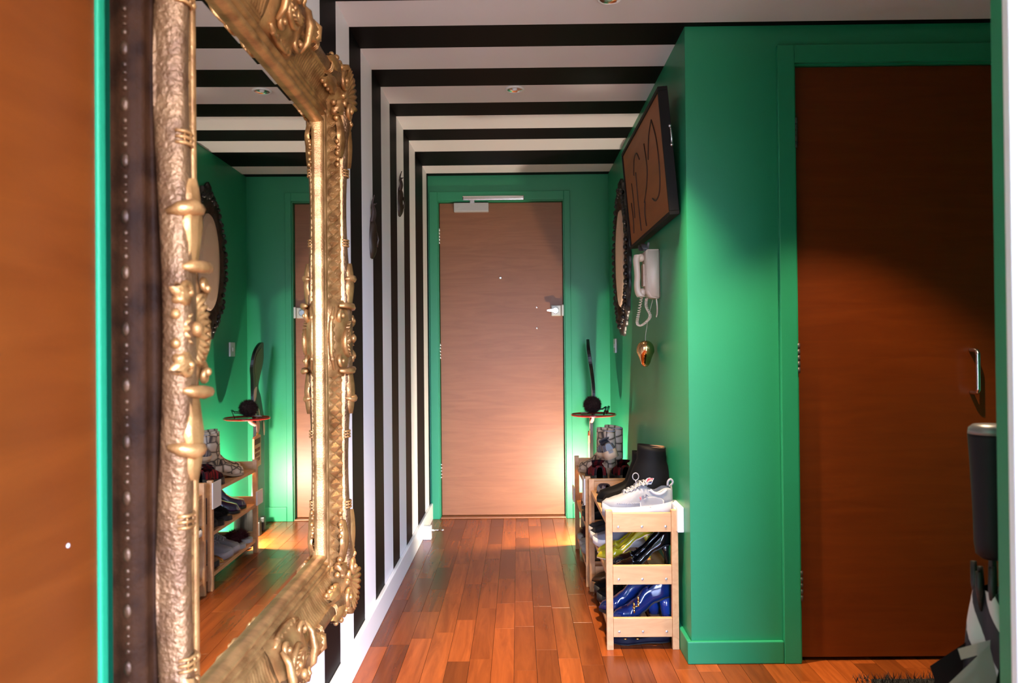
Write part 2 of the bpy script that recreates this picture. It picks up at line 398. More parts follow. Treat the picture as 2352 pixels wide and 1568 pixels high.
MB, MC = .13, 1.13                        # base height, centre height
mir = thing('gilt_mirror', 'huge ornate gold-framed mirror with carved scrolls hung on the striped wall', 'mirror', (-.560, 1.640, MB), (0, 0, .016))
HA, HB = .420, .570                       # sight half size (along wall, height)
def ml(a, z, w): return (w, a, MC-MB+z)   # local coordinates: along wall, up from centre, out from wall
bm = B()                                  # bevelled mirror plate
def ringv(h, k, w): return [bm.verts.new(ml(a, z, w)) for a, z in ((-h, -k), (h, -k), (h, k), (-h, k))]
ra, rb = ringv(HA+.01, HB+.01, .0372), ringv(HA-.026, HB-.026, .040)
bm.faces.new(rb)
for i in range(4): bm.faces.new((ra[i], ra[(i+1) % 4], rb[(i+1) % 4], rb[i]))
rc = ringv(HA+.01, HB+.01, .033)
for i in range(4): bm.faces.new((rc[i], rc[(i+1) % 4], ra[(i+1) % 4], ra[i]))
obj('mirror_plate', bm, M_mirror, mir)
bm = B(); box(bm, .002, .032, -HA-.13, HA+.13, MC-MB-HB-.13, MC-MB+HB+.13); obj('backing_board', bm, mat('dark_backing', (.03, .018, .012), .7), mir)

# profile: (u outward, w out from wall, material, kind)
def frame_rail(side):
    """side 0 far, 1 near, 2 top, 3 bottom"""
    vert = side < 2; half = HB if vert else HA; oth = HA if vert else HB
    sg = 1 if side in (0, 2) else -1
    prof = [(.000, .034, 0), (.002, .046, 0), (.006, .054, 0), (.011, .057, 0), (.016, .054, 0), (.0195, .046, 0), (.022, .043, 0), (.025, .046, 0), (.028, .054, 0), (.0325, .058, 0), (.037, .055, 0), (.040, .047, 0),
            (.043, .046, 0), (.0455, .053, 0), (.048, .0565, 0), (.0505, .056, 0), (.0525, .050, 0)]
    nl = 12
    prof += [(.054+.056*i/nl, .056+.022*(i/nl)**1.6, 1) for i in range(nl+1)]
    prof += [(.112, .086, 2), (.116, .092, 2), (.124, .0955, 2), (.138, .0965, 2), (.149, .0945, 2), (.1545, .0885, 2), (.156, .078, 3), (.156, .066, 4), (.152, .059, 4),
             (.145, .056, 5), (.140, .050, 5), (.144, .045, 5), (.152, .043, 6), (.158, .043, 6), (.160, .039, 6), (.162, .036, 6), (.167, .031, 6), (.167, .012, 6), (.163, .008, 6), (.163, .0, 6)]
    bmn = B(); N = int(2*(half+.1)/.0036); rows = []
    for i in range(N+1):
        s = -1 + 2*i/N; c = math.cos(2*PI*s); r = []
        for u, w, k in prof:
            uu, ww = u, w
            if k == 2: uu += .010*c*(u-.110)/.04; ww += .006*c*(1 if u > .113 else .4)
            if k == 3: uu += .010*c; ww += .004*c
            if k == 4: uu += .008*c; ww += .009*c
            if k == 5: ww += .006*c*(w-.043)/.013
            lng = s*(half+uu)
            if k == 1:
                v = (u-.054)/.056
                if vert:
                    a = lng/.033; e = max(0, min(1, v*6)) * max(0, min(1, (1-v)*6))
                    t1 = 1-abs(2*((a+v) % 1)-1); t2 = 1-abs(2*((a-v) % 1)-1)
                    ww += .015*min(t1, t2)*e
                else:
                    ww += .0034*(0, .7, 1, .7)[i % 4]*(1 if .1 < v < .98 else 0)
            p = ml(sg*(oth+uu), lng, ww) if vert else ml(lng, sg*(oth+uu), ww)
            r.append(bmn.verts.new(p))
        rows.append(r)
    for a, b in zip(rows, rows[1:]):
        for j in range(len(prof)-1):
            f = bmn.faces.new((a[j], a[j+1], b[j+1], b[j])); f.smooth = True
            f.material_index = 1 if prof[j][2] in (5, 6) else (2 if prof[j][2] in (2, 3, 4) else 0); f.smooth = not (vert and prof[j][2] == 1)
    o = obj('frame_rail', bmn, [M_gold, M_goldd, M_goldh], mir)
    # beaded moulding low on the outer side
    bmb = B(); n = int(2*half/.075)
    for i in range(n):
        lng = -half + (i+.5)*2*half/n
        for dz, rr, el in ((0, .0055, 1.9), (.022, .0035, 1.2), (-.022, .0035, 1.2), (.033, .003, .8), (-.033, .003, .8)):
            q = (sg*(oth+.1672), lng+dz)
            p = ml(q[0], q[1], .022) if vert else ml(q[1], q[0], .022)
            ball(bmb, p, rr, 1.1, .8 if vert else el, el if vert else .8, 8, 6)
    obj('bead_moulding', bmb, M_goldb, o, True)
    # little triple ties on the rim
    for fr in (-.66, -.38, .38, .66):
        bmt = B(); cc = math.cos(2*PI*fr)
        def tp(u, w, d):
            q = sg*(oth+u+.010*cc*(u-.110)/.04); ww = w+.006*cc; l_ = fr*(half+.13)+d
            return ml(q, l_, ww) if vert else ml(l_, q, ww)
        for d in (-.008, 0, .008):
            tube(bmt, [tp(u, w, d) for u, w in ((.112, .086), (.119, .0965), (.134, .1005), (.150, .0975), (.158, .086))], .0026, 6)
        for u, w in ((.119, .0955), (.134, .0995), (.150, .0965)): tube(bmt, [tp(u, w, -.009), tp(u, w, .009)], .0014, 5)
        obj('rim_tie', bmt, M_gold, o, True)
    return o
for sd in range(4): frame_rail(sd)

def orn_frame(bmx, o_a, o_z, ax, rise):
    """returns f(p,q,w): p along rail, q outward, w out"""
    pass
def spiral(bmx, f, c, r, turns, r_t, dirn=1, a0=0, w0=.09, wr=.02):
    pts, rad = [], []
    n = int(16*turns)
    for i in range(n+1):
        t = i/n; rr = r*(1-.86*t); a = a0 + dirn*turns*2*PI*t
        pts.append(f(c[0]+rr*math.cos(a), c[1]+rr*math.sin(a), w0+wr*t)); rad.append(r_t*(1-.45*t))
    tube(bmx, pts, rad, 7); ball(bmx, pts[-1], r_t*.95, 1, 1, 1, 8, 6)
def fan(bmx, f, c, R, a0, a1, w0, bulge, ribs=9, hollow=True):
    na, nr = ribs*4, 7; rows = []
    for i in range(nr+1):
        t = i/nr; row = []
        for j in range(na+1):
            s = j/na; a = a0+(a1-a0)*s; rib = abs(math.sin(PI*ribs*s))
            rr = R*t*(1+.06*rib*t)
            w = w0 + bulge*(math.sin(PI*min(1, t*.75+.12)) if not hollow else (.35+.9*t*t)) + .006*rib*t
            row.append(bmx.verts.new(f(c[0]+rr*math.cos(a), c[1]+rr*math.sin(a), w)))
        rows.append(row)
    for a, b in zip(rows, rows[1:]):
        for j in range(na):
            try: bmx.faces.new((a[j], a[j+1], b[j+1], b[j]))
            except ValueError: pass
    # thickness skirt
    low = [bmx.verts.new(f(c[0]+R*.9*math.cos(a0+(a1-a0)*j/na), c[1]+R*.9*math.sin(a0+(a1-a0)*j/na), w0-.012)) for j in range(na+1)]
    for j in range(na): bmx.faces.new((rows[-1][j], rows[-1][j+1], low[j+1], low[j]))
def leaf(bmx, f, c, ang, L, Wd, w0, lift, curl=0.0):
    n, m = 10, 6; rows = []
    for i in range(n+1):
        t = i/n; a = ang+curl*t; row = []
        wd = Wd*math.sin(PI*(t*.86+.10))**.8*(1+.18*math.sin(t*5*PI))
        cx = c[0]+L*t*math.cos(ang+curl*t*.5); cy = c[1]+L*t*math.sin(ang+curl*t*.5)
        for j in range(m+1):
            s = -1+2*j/m
            row.append(bmx.verts.new(f(cx-wd*s*math.sin(a), cy+wd*s*math.cos(a), w0+lift*math.sin(PI*t*.9)+.006*(1-abs(s))*(1+abs(s))-.004*(j % 2))))
        rows.append(row)
    for a, b in zip(rows, rows[1:]):
        for j in range(m): bmx.faces.new((a[j], a[j+1], b[j+1], b[j]))
    for j in (0, m):
        low = [bmx.verts.new(Vector(r[j].co)-Vector((.012, 0, 0))) for r in rows]
        for i in range(n): bmx.faces.new((rows[i][j], rows[i+1][j], low[i+1], low[i]))

def cartouche(side):
    vert = side < 2; oth = HA if vert else HB; sg = 1 if side in (0, 2) else -1
    def f(p, q, w): return ml(sg*(oth+q), p, w) if vert else ml(p, sg*(oth+q), w)
    b_ = B()
    fan(b_, f, (0, .140), .052, PI+.35, 2*PI-.35, .088, .010, 11)            # shell opening to the glass
    fan(b_, f, (0, .140), .022, .3, PI-.3, .088, .010, 5)
    spiral(b_, f, (0, .112), .052, 1.0, .008, 1, PI*.75, .094, .004)
    for s in (-1, 1):
        # horn bars across the rail
        tube(b_, [f(s*.088, .058, .084), f(s*.090, .080, .100), f(s*.089, .115, .107), f(s*.086, .148, .103), f(s*.084, .160, .094)], [.004, .008, .0095, .0085, .004], 8)
        spiral(b_, f, (s*.064, .066), .020, 1.3, .007, s, PI/2, .080, .012)
        spiral(b_, f, (s*.052, .156), .020, 1.3, .0065, -s, -PI/2, .094, .010)
        leaf(b_, f, (s*.030, .150), s*.5 if s > 0 else PI-.5*1, .040, .012, .094, .008, s*.6)
        leaf(b_, f, (s*.080, .132), 0 if s > 0 else PI, .13, .020, .096, .008)
        tube(b_, [f(s*.165, .112, .088), f(s*.168, .126, .104), f(s*.168, .144, .104), f(s*.164, .158, .090), f(s*.160, .160, .074)], [.004, .010, .012, .010, .004], 8)
        for p_, q_, w_, a_ in ((.028, .150, .078, .024), (.072, .149, .080, .026), (.122, .150, .080, .030)): ball(b_, f(s*p_, q_, w_), a_, .62, .34 if vert else 1, 1 if vert else .34, 12, 8)
        for k in range(3): ball(b_, f(s*(.012+.022*k), .048, .066), .0085, 1, 1.0, 1.1, 9, 7)
        for k in range(3): ball(b_, f(s*(.020+.020*k), .166-.004*k, .088), .0075, 1, 1, 1, 8, 6)
    ball(b_, f(0, .138, .106), .011, .8, 1, 1, 10, 8)
    tube(b_, [f(-.085, .052, .070), f(-.04, .044, .064), f(0, .042, .064), f(.04, .044, .064), f(.085, .052, .070)], [.004, .007, .008, .007, .004], 8)
    base = B()                                                              # body under the carving
    n = 14; rows = []
    for i in range(n+1):
        p = -.105+.21*i/n; h = math.cos(PI*.5*(p/.108))**.5 if abs(p) < .108 else 0
        rows.append([b_.verts.new(f(p, q, w)) for q, w in ((.040, .050), (.046, .050+.022*h), (.065, .060+.028*h), (.100, .074+.022*h), (.128, .090+.012*h), (.146, .088+.012*h), (.152+.010*h, .082+.006*h), (.150+.012*h, .074), (.146, .066))])
    for a, c in zip(rows, rows[1:]):
        for j in range(len(a)-1): b_.faces.new((a[j], a[j+1], c[j+1], c[j]))
    base.free()
    return obj('shell_cartouche', b_, M_gold, mir, True)
for sd in range(4): cartouche(sd)

def corner(sa, sz):
    def f(p, q, w): return ml(sa*(HA+p), sz*(HB+q), w)
    b_ = B()
    # base pad
    n = 16; c0 = (.105, .105); rows = []
    for i in range(n+1):
        r = .082*i/n; rows.append([b_.verts.new(f(c0[0]+r*math.cos(2*PI*k/28)*(1+.08*math.cos(7*2*PI*k/28)), c0[1]+r*math.sin(2*PI*k/28)*(1+.08*math.cos(7*2*PI*k/28)), .098-.040*(i/n)**2.5)) for k in range(28)])
    for a, b in zip(rows, rows[1:]):
        for k in range(28):
            try: b_.faces.new((a[k], a[(k+1) % 28], b[(k+1) % 28], b[k]))
            except ValueError: pass
    fan(b_, f, (.092, .092), .075, PI/4-1.0, PI/4+1.0, .096, .012, 9)
    spiral(b_, f, (.070, .128), .036, 1.6, .009, 1, -PI/2, .094, .012)
    spiral(b_, f, (.128, .070), .036, 1.6, .009, -1, PI, .094, .012)
    spiral(b_, f, (.040, .160), .022, 1.4, .007, -1, 0, .090, .010)
    spiral(b_, f, (.160, .040), .022, 1.4, .007, 1, PI/2, .090, .010)
    for a, L in ((PI/4, .075), (PI/4-.55, .07), (PI/4+.55, .07), (PI/4-1.05, .06), (PI/4+1.05, .06)):
        leaf(b_, f, (.115+.012*math.cos(a), .115+.012*math.sin(a)), a, L, .018, .092, .014, .3*(1 if a > PI/4 else -1))
    leaf(b_, f, (.10, .045), -PI/2, .115, .024, .078, .012); leaf(b_, f, (.045, .10), PI, .115, .024, .078, .012)
    leaf(b_, f, (.145, .04), -PI/2, .13, .014, .094, .006); leaf(b_, f, (.04, .145), PI, .13, .014, .094, .006)
    leaf(b_, f, (.075, .075), -3*PI/4, .055, .020, .084, .014)
    for p, q, r in ((.042, .042, .011), (.030, .062, .008), (.062, .030, .008), (.10, .0, .009), (.0, .10, .009), (.10, -.035, .007), (-.035, .10, .007), (.15, .10, .010), (.10, .15, .010), (.178, .02, .008), (.02, .178, .008), (.172, -.02, .007), (-.02, .172, .007), (.165, .165, .010)):
        ball(b_, f(p, q, .070+.20*max(0, min(.16, (p+q)/2))), r, 1, 1, 1, 9, 7)
    for k in range(5):
        for s in (0, 1):
            p, q = (.078+.006*(k % 2), -.03-.016*k); p, q = (q, p) if s else (p, q)
            ball(b_, f(p, q, .078), .0065, 1, 1, 1, 7, 6)
    return obj('corner_ornament', b_, M_gold, mir, True)
for sa in (-1, 1):
    for sz in (-1, 1): corner(sa, sz)

# ------------------------------------------------------------------ ceiling spotlights
def downlight(x, y, label, power, size, blend):
    t = thing('downlight', label, 'ceiling light', (x, y, H), (0, 0, 0), 'recessed ceiling spotlights')
    bm = B(); lathe(bm, [(.031, -.002), (.033, -.006), (.038, -.007), (.0415, -.004), (.042, -.0005), (.031, -.0005)], 32, cap=False); obj('rim', bm, M_plast, t, True)
    bm = B(); lathe(bm, [(.032, -.005), (.026, -.002), (.018, -.0008), (.0, -.0006)], 28, cap=False); obj('reflector', bm, M_chrome, t, True)
    bm = B(); lathe(bm, [(.001, -.0075), (.008, -.0065), (.0105, -.003), (.0105, -.001)], 20, cap=False); obj('bulb', bm, mat('frosted_bulb', (.8, .85, .9), .2), t, True)
    ld = bpy.data.lights.new('spot', 'SPOT'); ld.energy = power; ld.spot_size = math.radians(size); ld.spot_blend = blend; ld.color = (1, .74, .47); ld.shadow_soft_size = .022
    lo = bpy.data.objects.new('spot', ld); COL.objects.link(lo); lo.parent = t; lo.location = (0, 0, -.03)
    return t
downlight(-.004, 3.371, 'small round recessed spotlight in the ceiling halfway down the hall', 15, 74, .8)
downlight(.304, 2.50, 'small round recessed spotlight in the ceiling before the green corner', 300, 76, 1.0)
downlight(1.02, 2.05, 'small round recessed spotlight in the ceiling above the black rug', 68, 88, .35)

# ------------------------------------------------------------------ things on the right wall
# tilted picture: wood panel with dark line drawing in a black box frame
PL, PH = .99, .465
pic = thing('framed_picture', 'brown wooden panel picture with dark curving lines in a black frame', 'picture', (XR-.006, 3.315, 1.575), (0, -.085, 0))
# local: x out of wall is negative, y along wall, z up
def fr(y0, y1, z0, z1): return boxo('frame_side', -.036, 0, y0, y1, z0, z1, mat('black_frame', (.008, .006, .006), .6, spec=.2), pic, .002)
fr(-PL/2, PL/2, 0, .014); fr(-PL/2, PL/2, PH-.014, PH); fr(-PL/2, -PL/2+.014, .0145, PH-.0145); fr(PL/2-.014, PL/2, .0145, PH-.0145)
pan = boxo('wood_panel', -.030, -.006, -PL/2+.0145, PL/2-.0145, .0145, PH-.0145, wood('picture_board', (.26, .075, .014), (.36, .115, .024), (4, 2, 14), .5, dist=.6), pic)
inkm = mat('burnt_line', (.030, .010, .005), .6)
for pts in (
    [(-.30, .40), (-.36, .31), (-.37, .20), (-.33, .12), (-.24, .10), (-.17, .12)],
    [(-.30, .40), (-.22, .36), (-.16, .28)],
    [(-.10, .36), (-.12, .26), (-.08, .20), (-.02, .16), (.02, .14)],
    [(.04, .33), (.10, .37), (.17, .36), (.22, .30)],
    [(.16, .30), (.17, .18), (.16, .04)],
    [(.30, .28), (.29, .20), (.30, .12)],
    [(.0, .14), (.03, .09), (.02, .04)],
    [(.36, .20), (.35, .12), (.37, .06)]):
    b_ = B(); tube(b_, smooth_curve([(-.0305, y, z) for y, z in pts], 8), .0036, 6); obj('drawn_line', b_, inkm, pan, True)
hook = B(); tube(hook, [(-.004, -.497, .315), (-.004, -.500, .300), (-.004, -.500, .272), (-.004, -.497, .255)], .0045, 8); ball(hook, (-.006, -.501, .318), .007); ball(hook, (-.006, -.501, .25), .007); obj('hanging_wire', hook, M_steel, pic, True)

# oval carved frame with a plain beige centre
ov = thing('oval_plaque', 'oval beige plaque in a black carved leafy frame on the green wall', 'wall plaque', (XR-.0005, 4.33, 1.19))
OZ = .405
bm = B(); n = 72; prof = [(.0, .010), (.02, .014), (.03, .020), (.055, .026), (.085, .028), (.115, .024), (.135, .014), (.135, .0)]
rows = []
for k in range(n):
    a = 2*PI*k/n; row = []
    for j, (d, w) in enumerate(prof):
        wob = (.012*math.sin(9*a*2) + .010*math.sin(5*a+1))*(d/.135)
        ext = 1 + .22*max(0, abs(math.sin(a))-.9)/.1*(d/.135)
        row.append(bm.verts.new((-w-.006*(math.sin(23*a+j) if 1 < j < 6 else 0), (.145+(d+wob)*.98)*math.cos(a), OZ-.01+(.262+(d+wob)*ext)*math.sin(a))))
    rows.append(row)
for k in range(n):
    a, b = rows[k], rows[(k+1) % n]
    for j in range(len(prof)-1): bm.faces.new((a[j], a[j+1], b[j+1], b[j]))
carv = mat('black_carved_wood', (.012, .008, .008), .38, bump=.5, bscale=60)
fro = obj('carved_frame', bm, carv, ov, True)
bm = B()
random.seed(5)
for k in range(64):
    a = 2*PI*k/64; q = .09+.03*random.random(); ball(bm, (-.024, (.145+q)*math.cos(a), OZ-.01+(.262+q)*math.sin(a)), .012+.006*random.random(), 1, 1, 1, 7, 5)
obj('carved_beads', bm, carv, fro, True)
bm = B(); lathe(bm, [(1, 0), (1, .020), (.97, .027), (.8, .032), (.4, .035), (.01, .036)], 48, Matrix.Rotation(-PI/2, 4, 'Y')); bmesh.ops.scale(bm, vec=(1, .152, .268), verts=bm.verts[:]); bmesh.ops.translate(bm, vec=(-.002, 0, OZ-.01), verts=bm.verts[:])
obj('beige_centre', bm, mat('beige_canvas', (.66, .46, .33), .6, noise=.08, nscale=14), ov)

# entry phone with coiled cord
ph = thing('entry_phone', 'cream plastic entry phone with hanging coiled cord on the green wall', 'intercom', (XR, 3.31, 1.298))
bm = B(); prism(bm, [(0, .0), (-.040, .006), (-.052, .03), (-.056, .10), (-.056, .205), (0, .205)], -.06, .055, lambda a, b, d: (a, d, b))
bmesh.ops.bevel(bm, geom=bm.edges[:], offset=.005, segments=3, affect='EDGES'); obj('body', bm, M_cream, ph, True)
bm = B(); hs = smooth_curve([(-.078, .190), (-.086, .170), (-.084, .135), (-.082, .10), (-.084, .06), (-.078, .028), (-.066, .012)], 4)
rows = []
for i, p in enumerate(hs):
    t = i/(len(hs)-1); dp = .013+.007*abs(2*t-1)**3
    rows.append([bm.verts.new((p[0]+dp*math.cos(q)*.9, .024+.025*math.copysign(abs(math.sin(q))**.6, math.sin(q)), p[1])) for q in [2*PI*k/16 for k in range(16)]])
for a, b in zip(rows, rows[1:]):
    for k in range(16): bm.faces.new((a[k], a[(k+1) % 16], b[(k+1) % 16], b[k]))
bm.faces.new(rows[0]); bm.faces.new(rows[-1][::-1])
ball(bm, (-.066, .024, .178), .022, .8, 1, .8); ball(bm, (-.062, .024, .032), .022, .8, 1, .8)
obj('handset', bm, M_cream, ph, True)
boxo('cradle', -.062, -.050, -.004, .052, .055, .150, mat('cream_shade', (.55, .42, .32), .45), ph, .004)
path = smooth_curve([(-.045, .02, .004), (-.047, .015, -.03), (-.035, -.01, -.07), (-.05, .0, -.095), (-.072, .03, -.11), (-.082, .045, -.095), (-.074, .045, -.05), (-.064, .035, .012)], 14)
pts = []
for i, p in enumerate(path):
    for s in range(3):
        a = 2*PI*(i*3+s)/7; q = path[min(i+1, len(path)-1)]; pp = p.lerp(q, s/3)
        pts.append((pp.x+.0052*math.cos(a), pp.y+.0052*math.sin(a), pp.z+.002*math.sin(a)))
bm = B(); tube(bm, pts, .0024, 5); obj('coiled_cord', bm, M_cream, ph, True)
bm = B(); tube(bm, smooth_curve([(-.012, -.03, .0), (-.010, -.035, -.03), (-.006, -.01, -.06), (-.008, .0, -.075)], 6), .003, 6); obj('lead', bm, M_cream, ph, True)
# grey bow on the phone
bw = thing('ribbon_bow', 'grey ribbon bow perched on top of the cream entry phone', 'bow', (XR-.045, 3.35, 1.504))
gm = mat('grey_satin', (.20, .20, .21), .45)
for s in (-1, 1):
    bm = B(); lp = smooth_curve([(0, 0, .014), (-.012, s*.02, .030), (-.014, s*.042, .026), (-.008, s*.045, .010), (0, s*.02, .008), (0, 0, .012)], 6)
    rows = [[bm.verts.new((p.x-.011, p.y, p.z)), bm.verts.new((p.x+.011, p.y, p.z))] for p in lp]
    for a, b in zip(rows, rows[1:]): bm.faces.new((a[0], a[1], b[1], b[0]))
    bmesh.ops.solidify(bm, geom=bm.faces[:], thickness=.0016); obj('bow_loop', bm, gm, bw, True)
    bm = B(); prism(bm, [(0, .006), (s*.02, .0005), (s*.05, .022 if s > 0 else .030), (s*.046, .034), (s*.015, .014)], -.004, .004, lambda a, b, d: (d+.006, a, b)); obj('bow_tail', bm, gm, bw)
bm = B(); ball(bm, (0, 0, .012), .011, 1, 1, 1.05); obj('bow_knot', bm, gm, bw, True)

# golden heart on a cord
ht = thing('heart_ornament', 'shiny copper-gold puffed heart hanging on a cord below the phone', 'ornament', (XR-.047, 3.36, 1.012))
bm = B(); n, m = 28, 14; rows = []
for j in range(m+1):
    lat = -PI/2+PI*j/m; row = []
    for i in range(n):
        t = 2*PI*i/n; cy = 16*math.sin(t)**3/17; cz = (13*math.cos(t)-5*math.cos(2*t)-2*math.cos(3*t)-math.cos(4*t))/17
        k = math.cos(lat)**.8
        row.append(bm.verts.new((.037*math.sin(lat)*(.72+.28*min(1, cz+1)), .050*cy*k, .066+.066*cz*k-.004*(1-k))))
    rows.append(row)
for a, b in zip(rows, rows[1:]):
    for i in range(n): bm.faces.new((a[i], a[(i+1) % n], b[(i+1) % n], b[i]))
bmesh.ops.remove_doubles(bm, verts=bm.verts[:], dist=.0004)
obj('heart_body', bm, mat('copper_gold_shell', (.86, .50, .22), .14, 1), ht, True)
bm = B(); tube(bm, [(0, 0, .100), (0, 0, .13), (.01, -.02, .21), (.028, -.03, .285)], .0012, 6); obj('cord', bm, mat('pale_cord', (.55, .5, .4), .6), ht)

# switch and socket
def plate(name, label, cat, y, z, wy, hz, depth, rockers):
    t = thing(name, label, cat, (XR-.0004, y, z))
    boxo('face_plate', -depth, 0, -wy/2, wy/2, 0, hz, M_plast, t, .003)
    for (a, b) in rockers: boxo('rocker', -depth-.004, -depth+.001, a-.008, a+.008, b-.012, b+.012, M_plast, t, .002)
    return t
plate('light_switch', 'white square light switch on the green wall near the end', 'switch', 4.75, 1.062, .086, .086, .010, [(0, .043)])
plate('wall_socket', 'white double socket on the green wall above the shoe rack end', 'socket', 2.905, .428, .146, .090, .024, [(-.03, .07), (.03, .07)])

# ------------------------------------------------------------------ left wall: two carved masks, door stop
def wall_mask(y, z, h, label):
    t = thing('carved_mask', label, 'wall mask', (XL+.0006, y, z), (0, 0, 0), 'carved masks on the striped wall')
    bm = B(); n, m = 16, 10; rows = []
    for i in range(n+1):
        s = i/n; wd = .038*math.sin(PI*(.06+.9*s))**.7*(1-.25*s); th = .005+.020*math.sin(PI*(.05+.85*s))**.8+.004*math.sin(9*s)
        rows.append([bm.verts.new((th*math.cos(-PI/2+PI*k/m), wd*math.sin(-PI/2+PI*k/m), h*.62*s)) for k in range(m+1)])
    for a, b in zip(rows, rows[1:]):
        for k in range(m): bm.faces.new((a[k], a[k+1], b[k+1], b[k]))
    wm = mat('dark_brass_wood', (.022, .011, .004), .5, noise=.3, nscale=60)
    f = obj('face', bm, wm, t, True)
    bm = B(); tube(bm, [(.024, 0, h*.18), (.030, 0, h*.30), (.022, 0, h*.44)], [.006, .005, .003], 7); obj('nose', bm, wm, f, True)
    for s, hh in ((-1, 1.0), (1, .9), (0, .86)):
        bm = B(); tube(bm, smooth_curve([(.006, s*.012, h*.58), (.014, s*.022, h*.72), (.010, s*.018, h*.86), (.020, s*.024, h*hh)], 5), [.007]*3+[.006]*6+[.004]*4+[.0025]*3, 6); obj('horn', bm, mat('dark_horn', (.03, .016, .012), .6), t, True)
wall_mask(3.07, 1.455, .245, 'slim dark brown horned mask across a black stripe of the left wall')
wall_mask(3.80, 1.742, .215, 'slim dark brown horned mask on a white stripe of the left wall')
ds = thing('door_stop', 'white block door stop with a chrome pin beside the left skirting', 'door stop', (XL+.0185, 4.52, 0))
boxo('block', 0, .046, -.016, .03, .0005, .078, M_plast, ds, .003)
bm = B(); tube(bm, [(.044, .004, .052), (.108, .004, .052)], .0055, 12); tube(bm, [(.108, .004, .052), (.118, .004, .052)], .0075, 12); obj('pin', bm, M_chrome, ds, True)

# ------------------------------------------------------------------ shoe racks
RW, RL, RH = .262, .700, .505
ZS = (.066, .256, .446)                       # shelf slat centres
def rack(x, y, label):
    t = thing('shoe_rack', label, 'shoe rack', (x, y, 0), (0, 0, 0), None)
    for sy in (0, 1):
        y0 = 0 if sy == 0 else RL-.022
        for sx in (0, 1):
            x0 = 0 if sx == 0 else RW-.024
            boxo('leg', x0, x0+.024, y0, y0+.022, 0, RH, M_pine, t, .002)
        for zc in ZS:
            ya = y0+.002 if sy == 0 else y0+.002
            er = boxo('end_board', .0245, RW-.0245, ya, ya+.018, zc-.020, zc+.048, M_pinex, t, .0015)
            ysf = ya-.0005 if sy == 0 else ya+.0185
            for xs in (.045, RW/2, RW-.045):
                bm = B(); lathe(bm, [(.0046, 0), (.004, .0014), (.0015, .0018)], 10, Matrix.Translation((xs, ysf, zc)) @ Matrix.Rotation(PI/2 if sy == 0 else -PI/2, 4, 'X')); obj('screw', bm, M_steel, er)
    for zc in ZS:
        for xs in (.045, RW/2, RW-.045):
            boxo('shelf_slat', xs-.036, xs+.036, .0205, RL-.0205, zc-.009, zc+.009, M_pine, t, .0015)
    return t
R1 = (.312, 2.852); R2 = (.302, 3.60)
ra1 = rack(R1[0], R1[1], 'pine shoe rack holding the white trainer, its end boards beside the socket')
ra2 = rack(R2[0], R2[1], 'pine shoe rack with snakeskin boots on top, between the other rack and the end wall')
tagm = mat('paper_label', (.74, .70, .66), .6)
boxo('label_card', -.006, -.0005, -.004, .105, .375, .495, tagm, ra2, .0008)
boxo('label_card', -.010, -.0005, RL-.045, RL+.055, .260, .335, tagm, ra2, .0008)

# ------------------------------------------------------------------ shoes
def shoe_W(t): return lerp_tab([(0, .30), (.04, .58), (.14, .74), (.30, .68), (.45, .72), (.62, .96), (.74, 1.0), (.86, .86), (.95, .56), (1, .14)], t)
def upper(bm, L, W, zb, ht, openf=None, nt=30, nth=20, p=.62, wf=shoe_W, x0=0, mi=0):
    """grid from left sole edge over the top to the right; openf(t, v) True -> leave open"""
    rows = []
    for i in range(nt+1):
        t = i/nt; w = W/2*wf(t); h = ht(t); z0 = zb(t); row = []
        for j in range(nth+1):
            a = PI*j/nth; c, s = math.cos(a), math.sin(a)
            row.append(bm.verts.new((x0+L*t, w*math.copysign(abs(c)**p, c), z0+h*max(0, s)**p)))
        rows.append(row)
    for i in range(nt):
        for j in range(nth):
            if openf and openf((i+.5)/nt, (j+.5)/nth): continue
            f = bm.faces.new((rows[i][j], rows[i+1][j], rows[i+1][j+1], rows[i][j+1])); f.material_index = mi; f.smooth = True
    for i in range(nt):
        f = bm.faces.new((rows[i][0], rows[i][nth], rows[i+1][nth], rows[i+1][0])); f.material_index = mi
    for r in (rows[0], rows[-1]):
        try: bm.faces.new(r).material_index = mi
        except ValueError: pass
def sole(bm, L, W, zt, th, wf=shoe_W, grow=1.0, n=30, mi=0, x0=0, bulge=.0):
    top = []; bot = []
    for i in range(n+1):
        t = i/n; w = W/2*wf(t)*grow; top.append((x0+L*t, w, zt(t))); bot.append((x0+L*t, w*(1+bulge), zt(t)-th(t)))
    V = lambda x, y, z: bm.verts.new((x, y, z))
    TL = [V(*p) for p in top]; TR = [V(p[0], -p[1], p[2]) for p in top]; BL = [V(*p) for p in bot]; BR = [V(p[0], -p[1], p[2]) for p in bot]
    fs = []
    for i in range(n):
        fs += [bm.faces.new((TL[i], TR[i], TR[i+1], TL[i+1])), bm.faces.new((BL[i], BL[i+1], BR[i+1], BR[i])), bm.faces.new((TL[i], TL[i+1], BL[i+1], BL[i])), bm.faces.new((TR[i], BR[i], BR[i+1], TR[i+1]))]
    fs += [bm.faces.new((TL[0], BL[0], BR[0], TR[0])), bm.faces.new((TL[n], TR[n], BR[n], BL[n]))]
    for f in fs: f.material_index = mi
def ht_tab(tab): return lambda t: lerp_tab(tab, t)

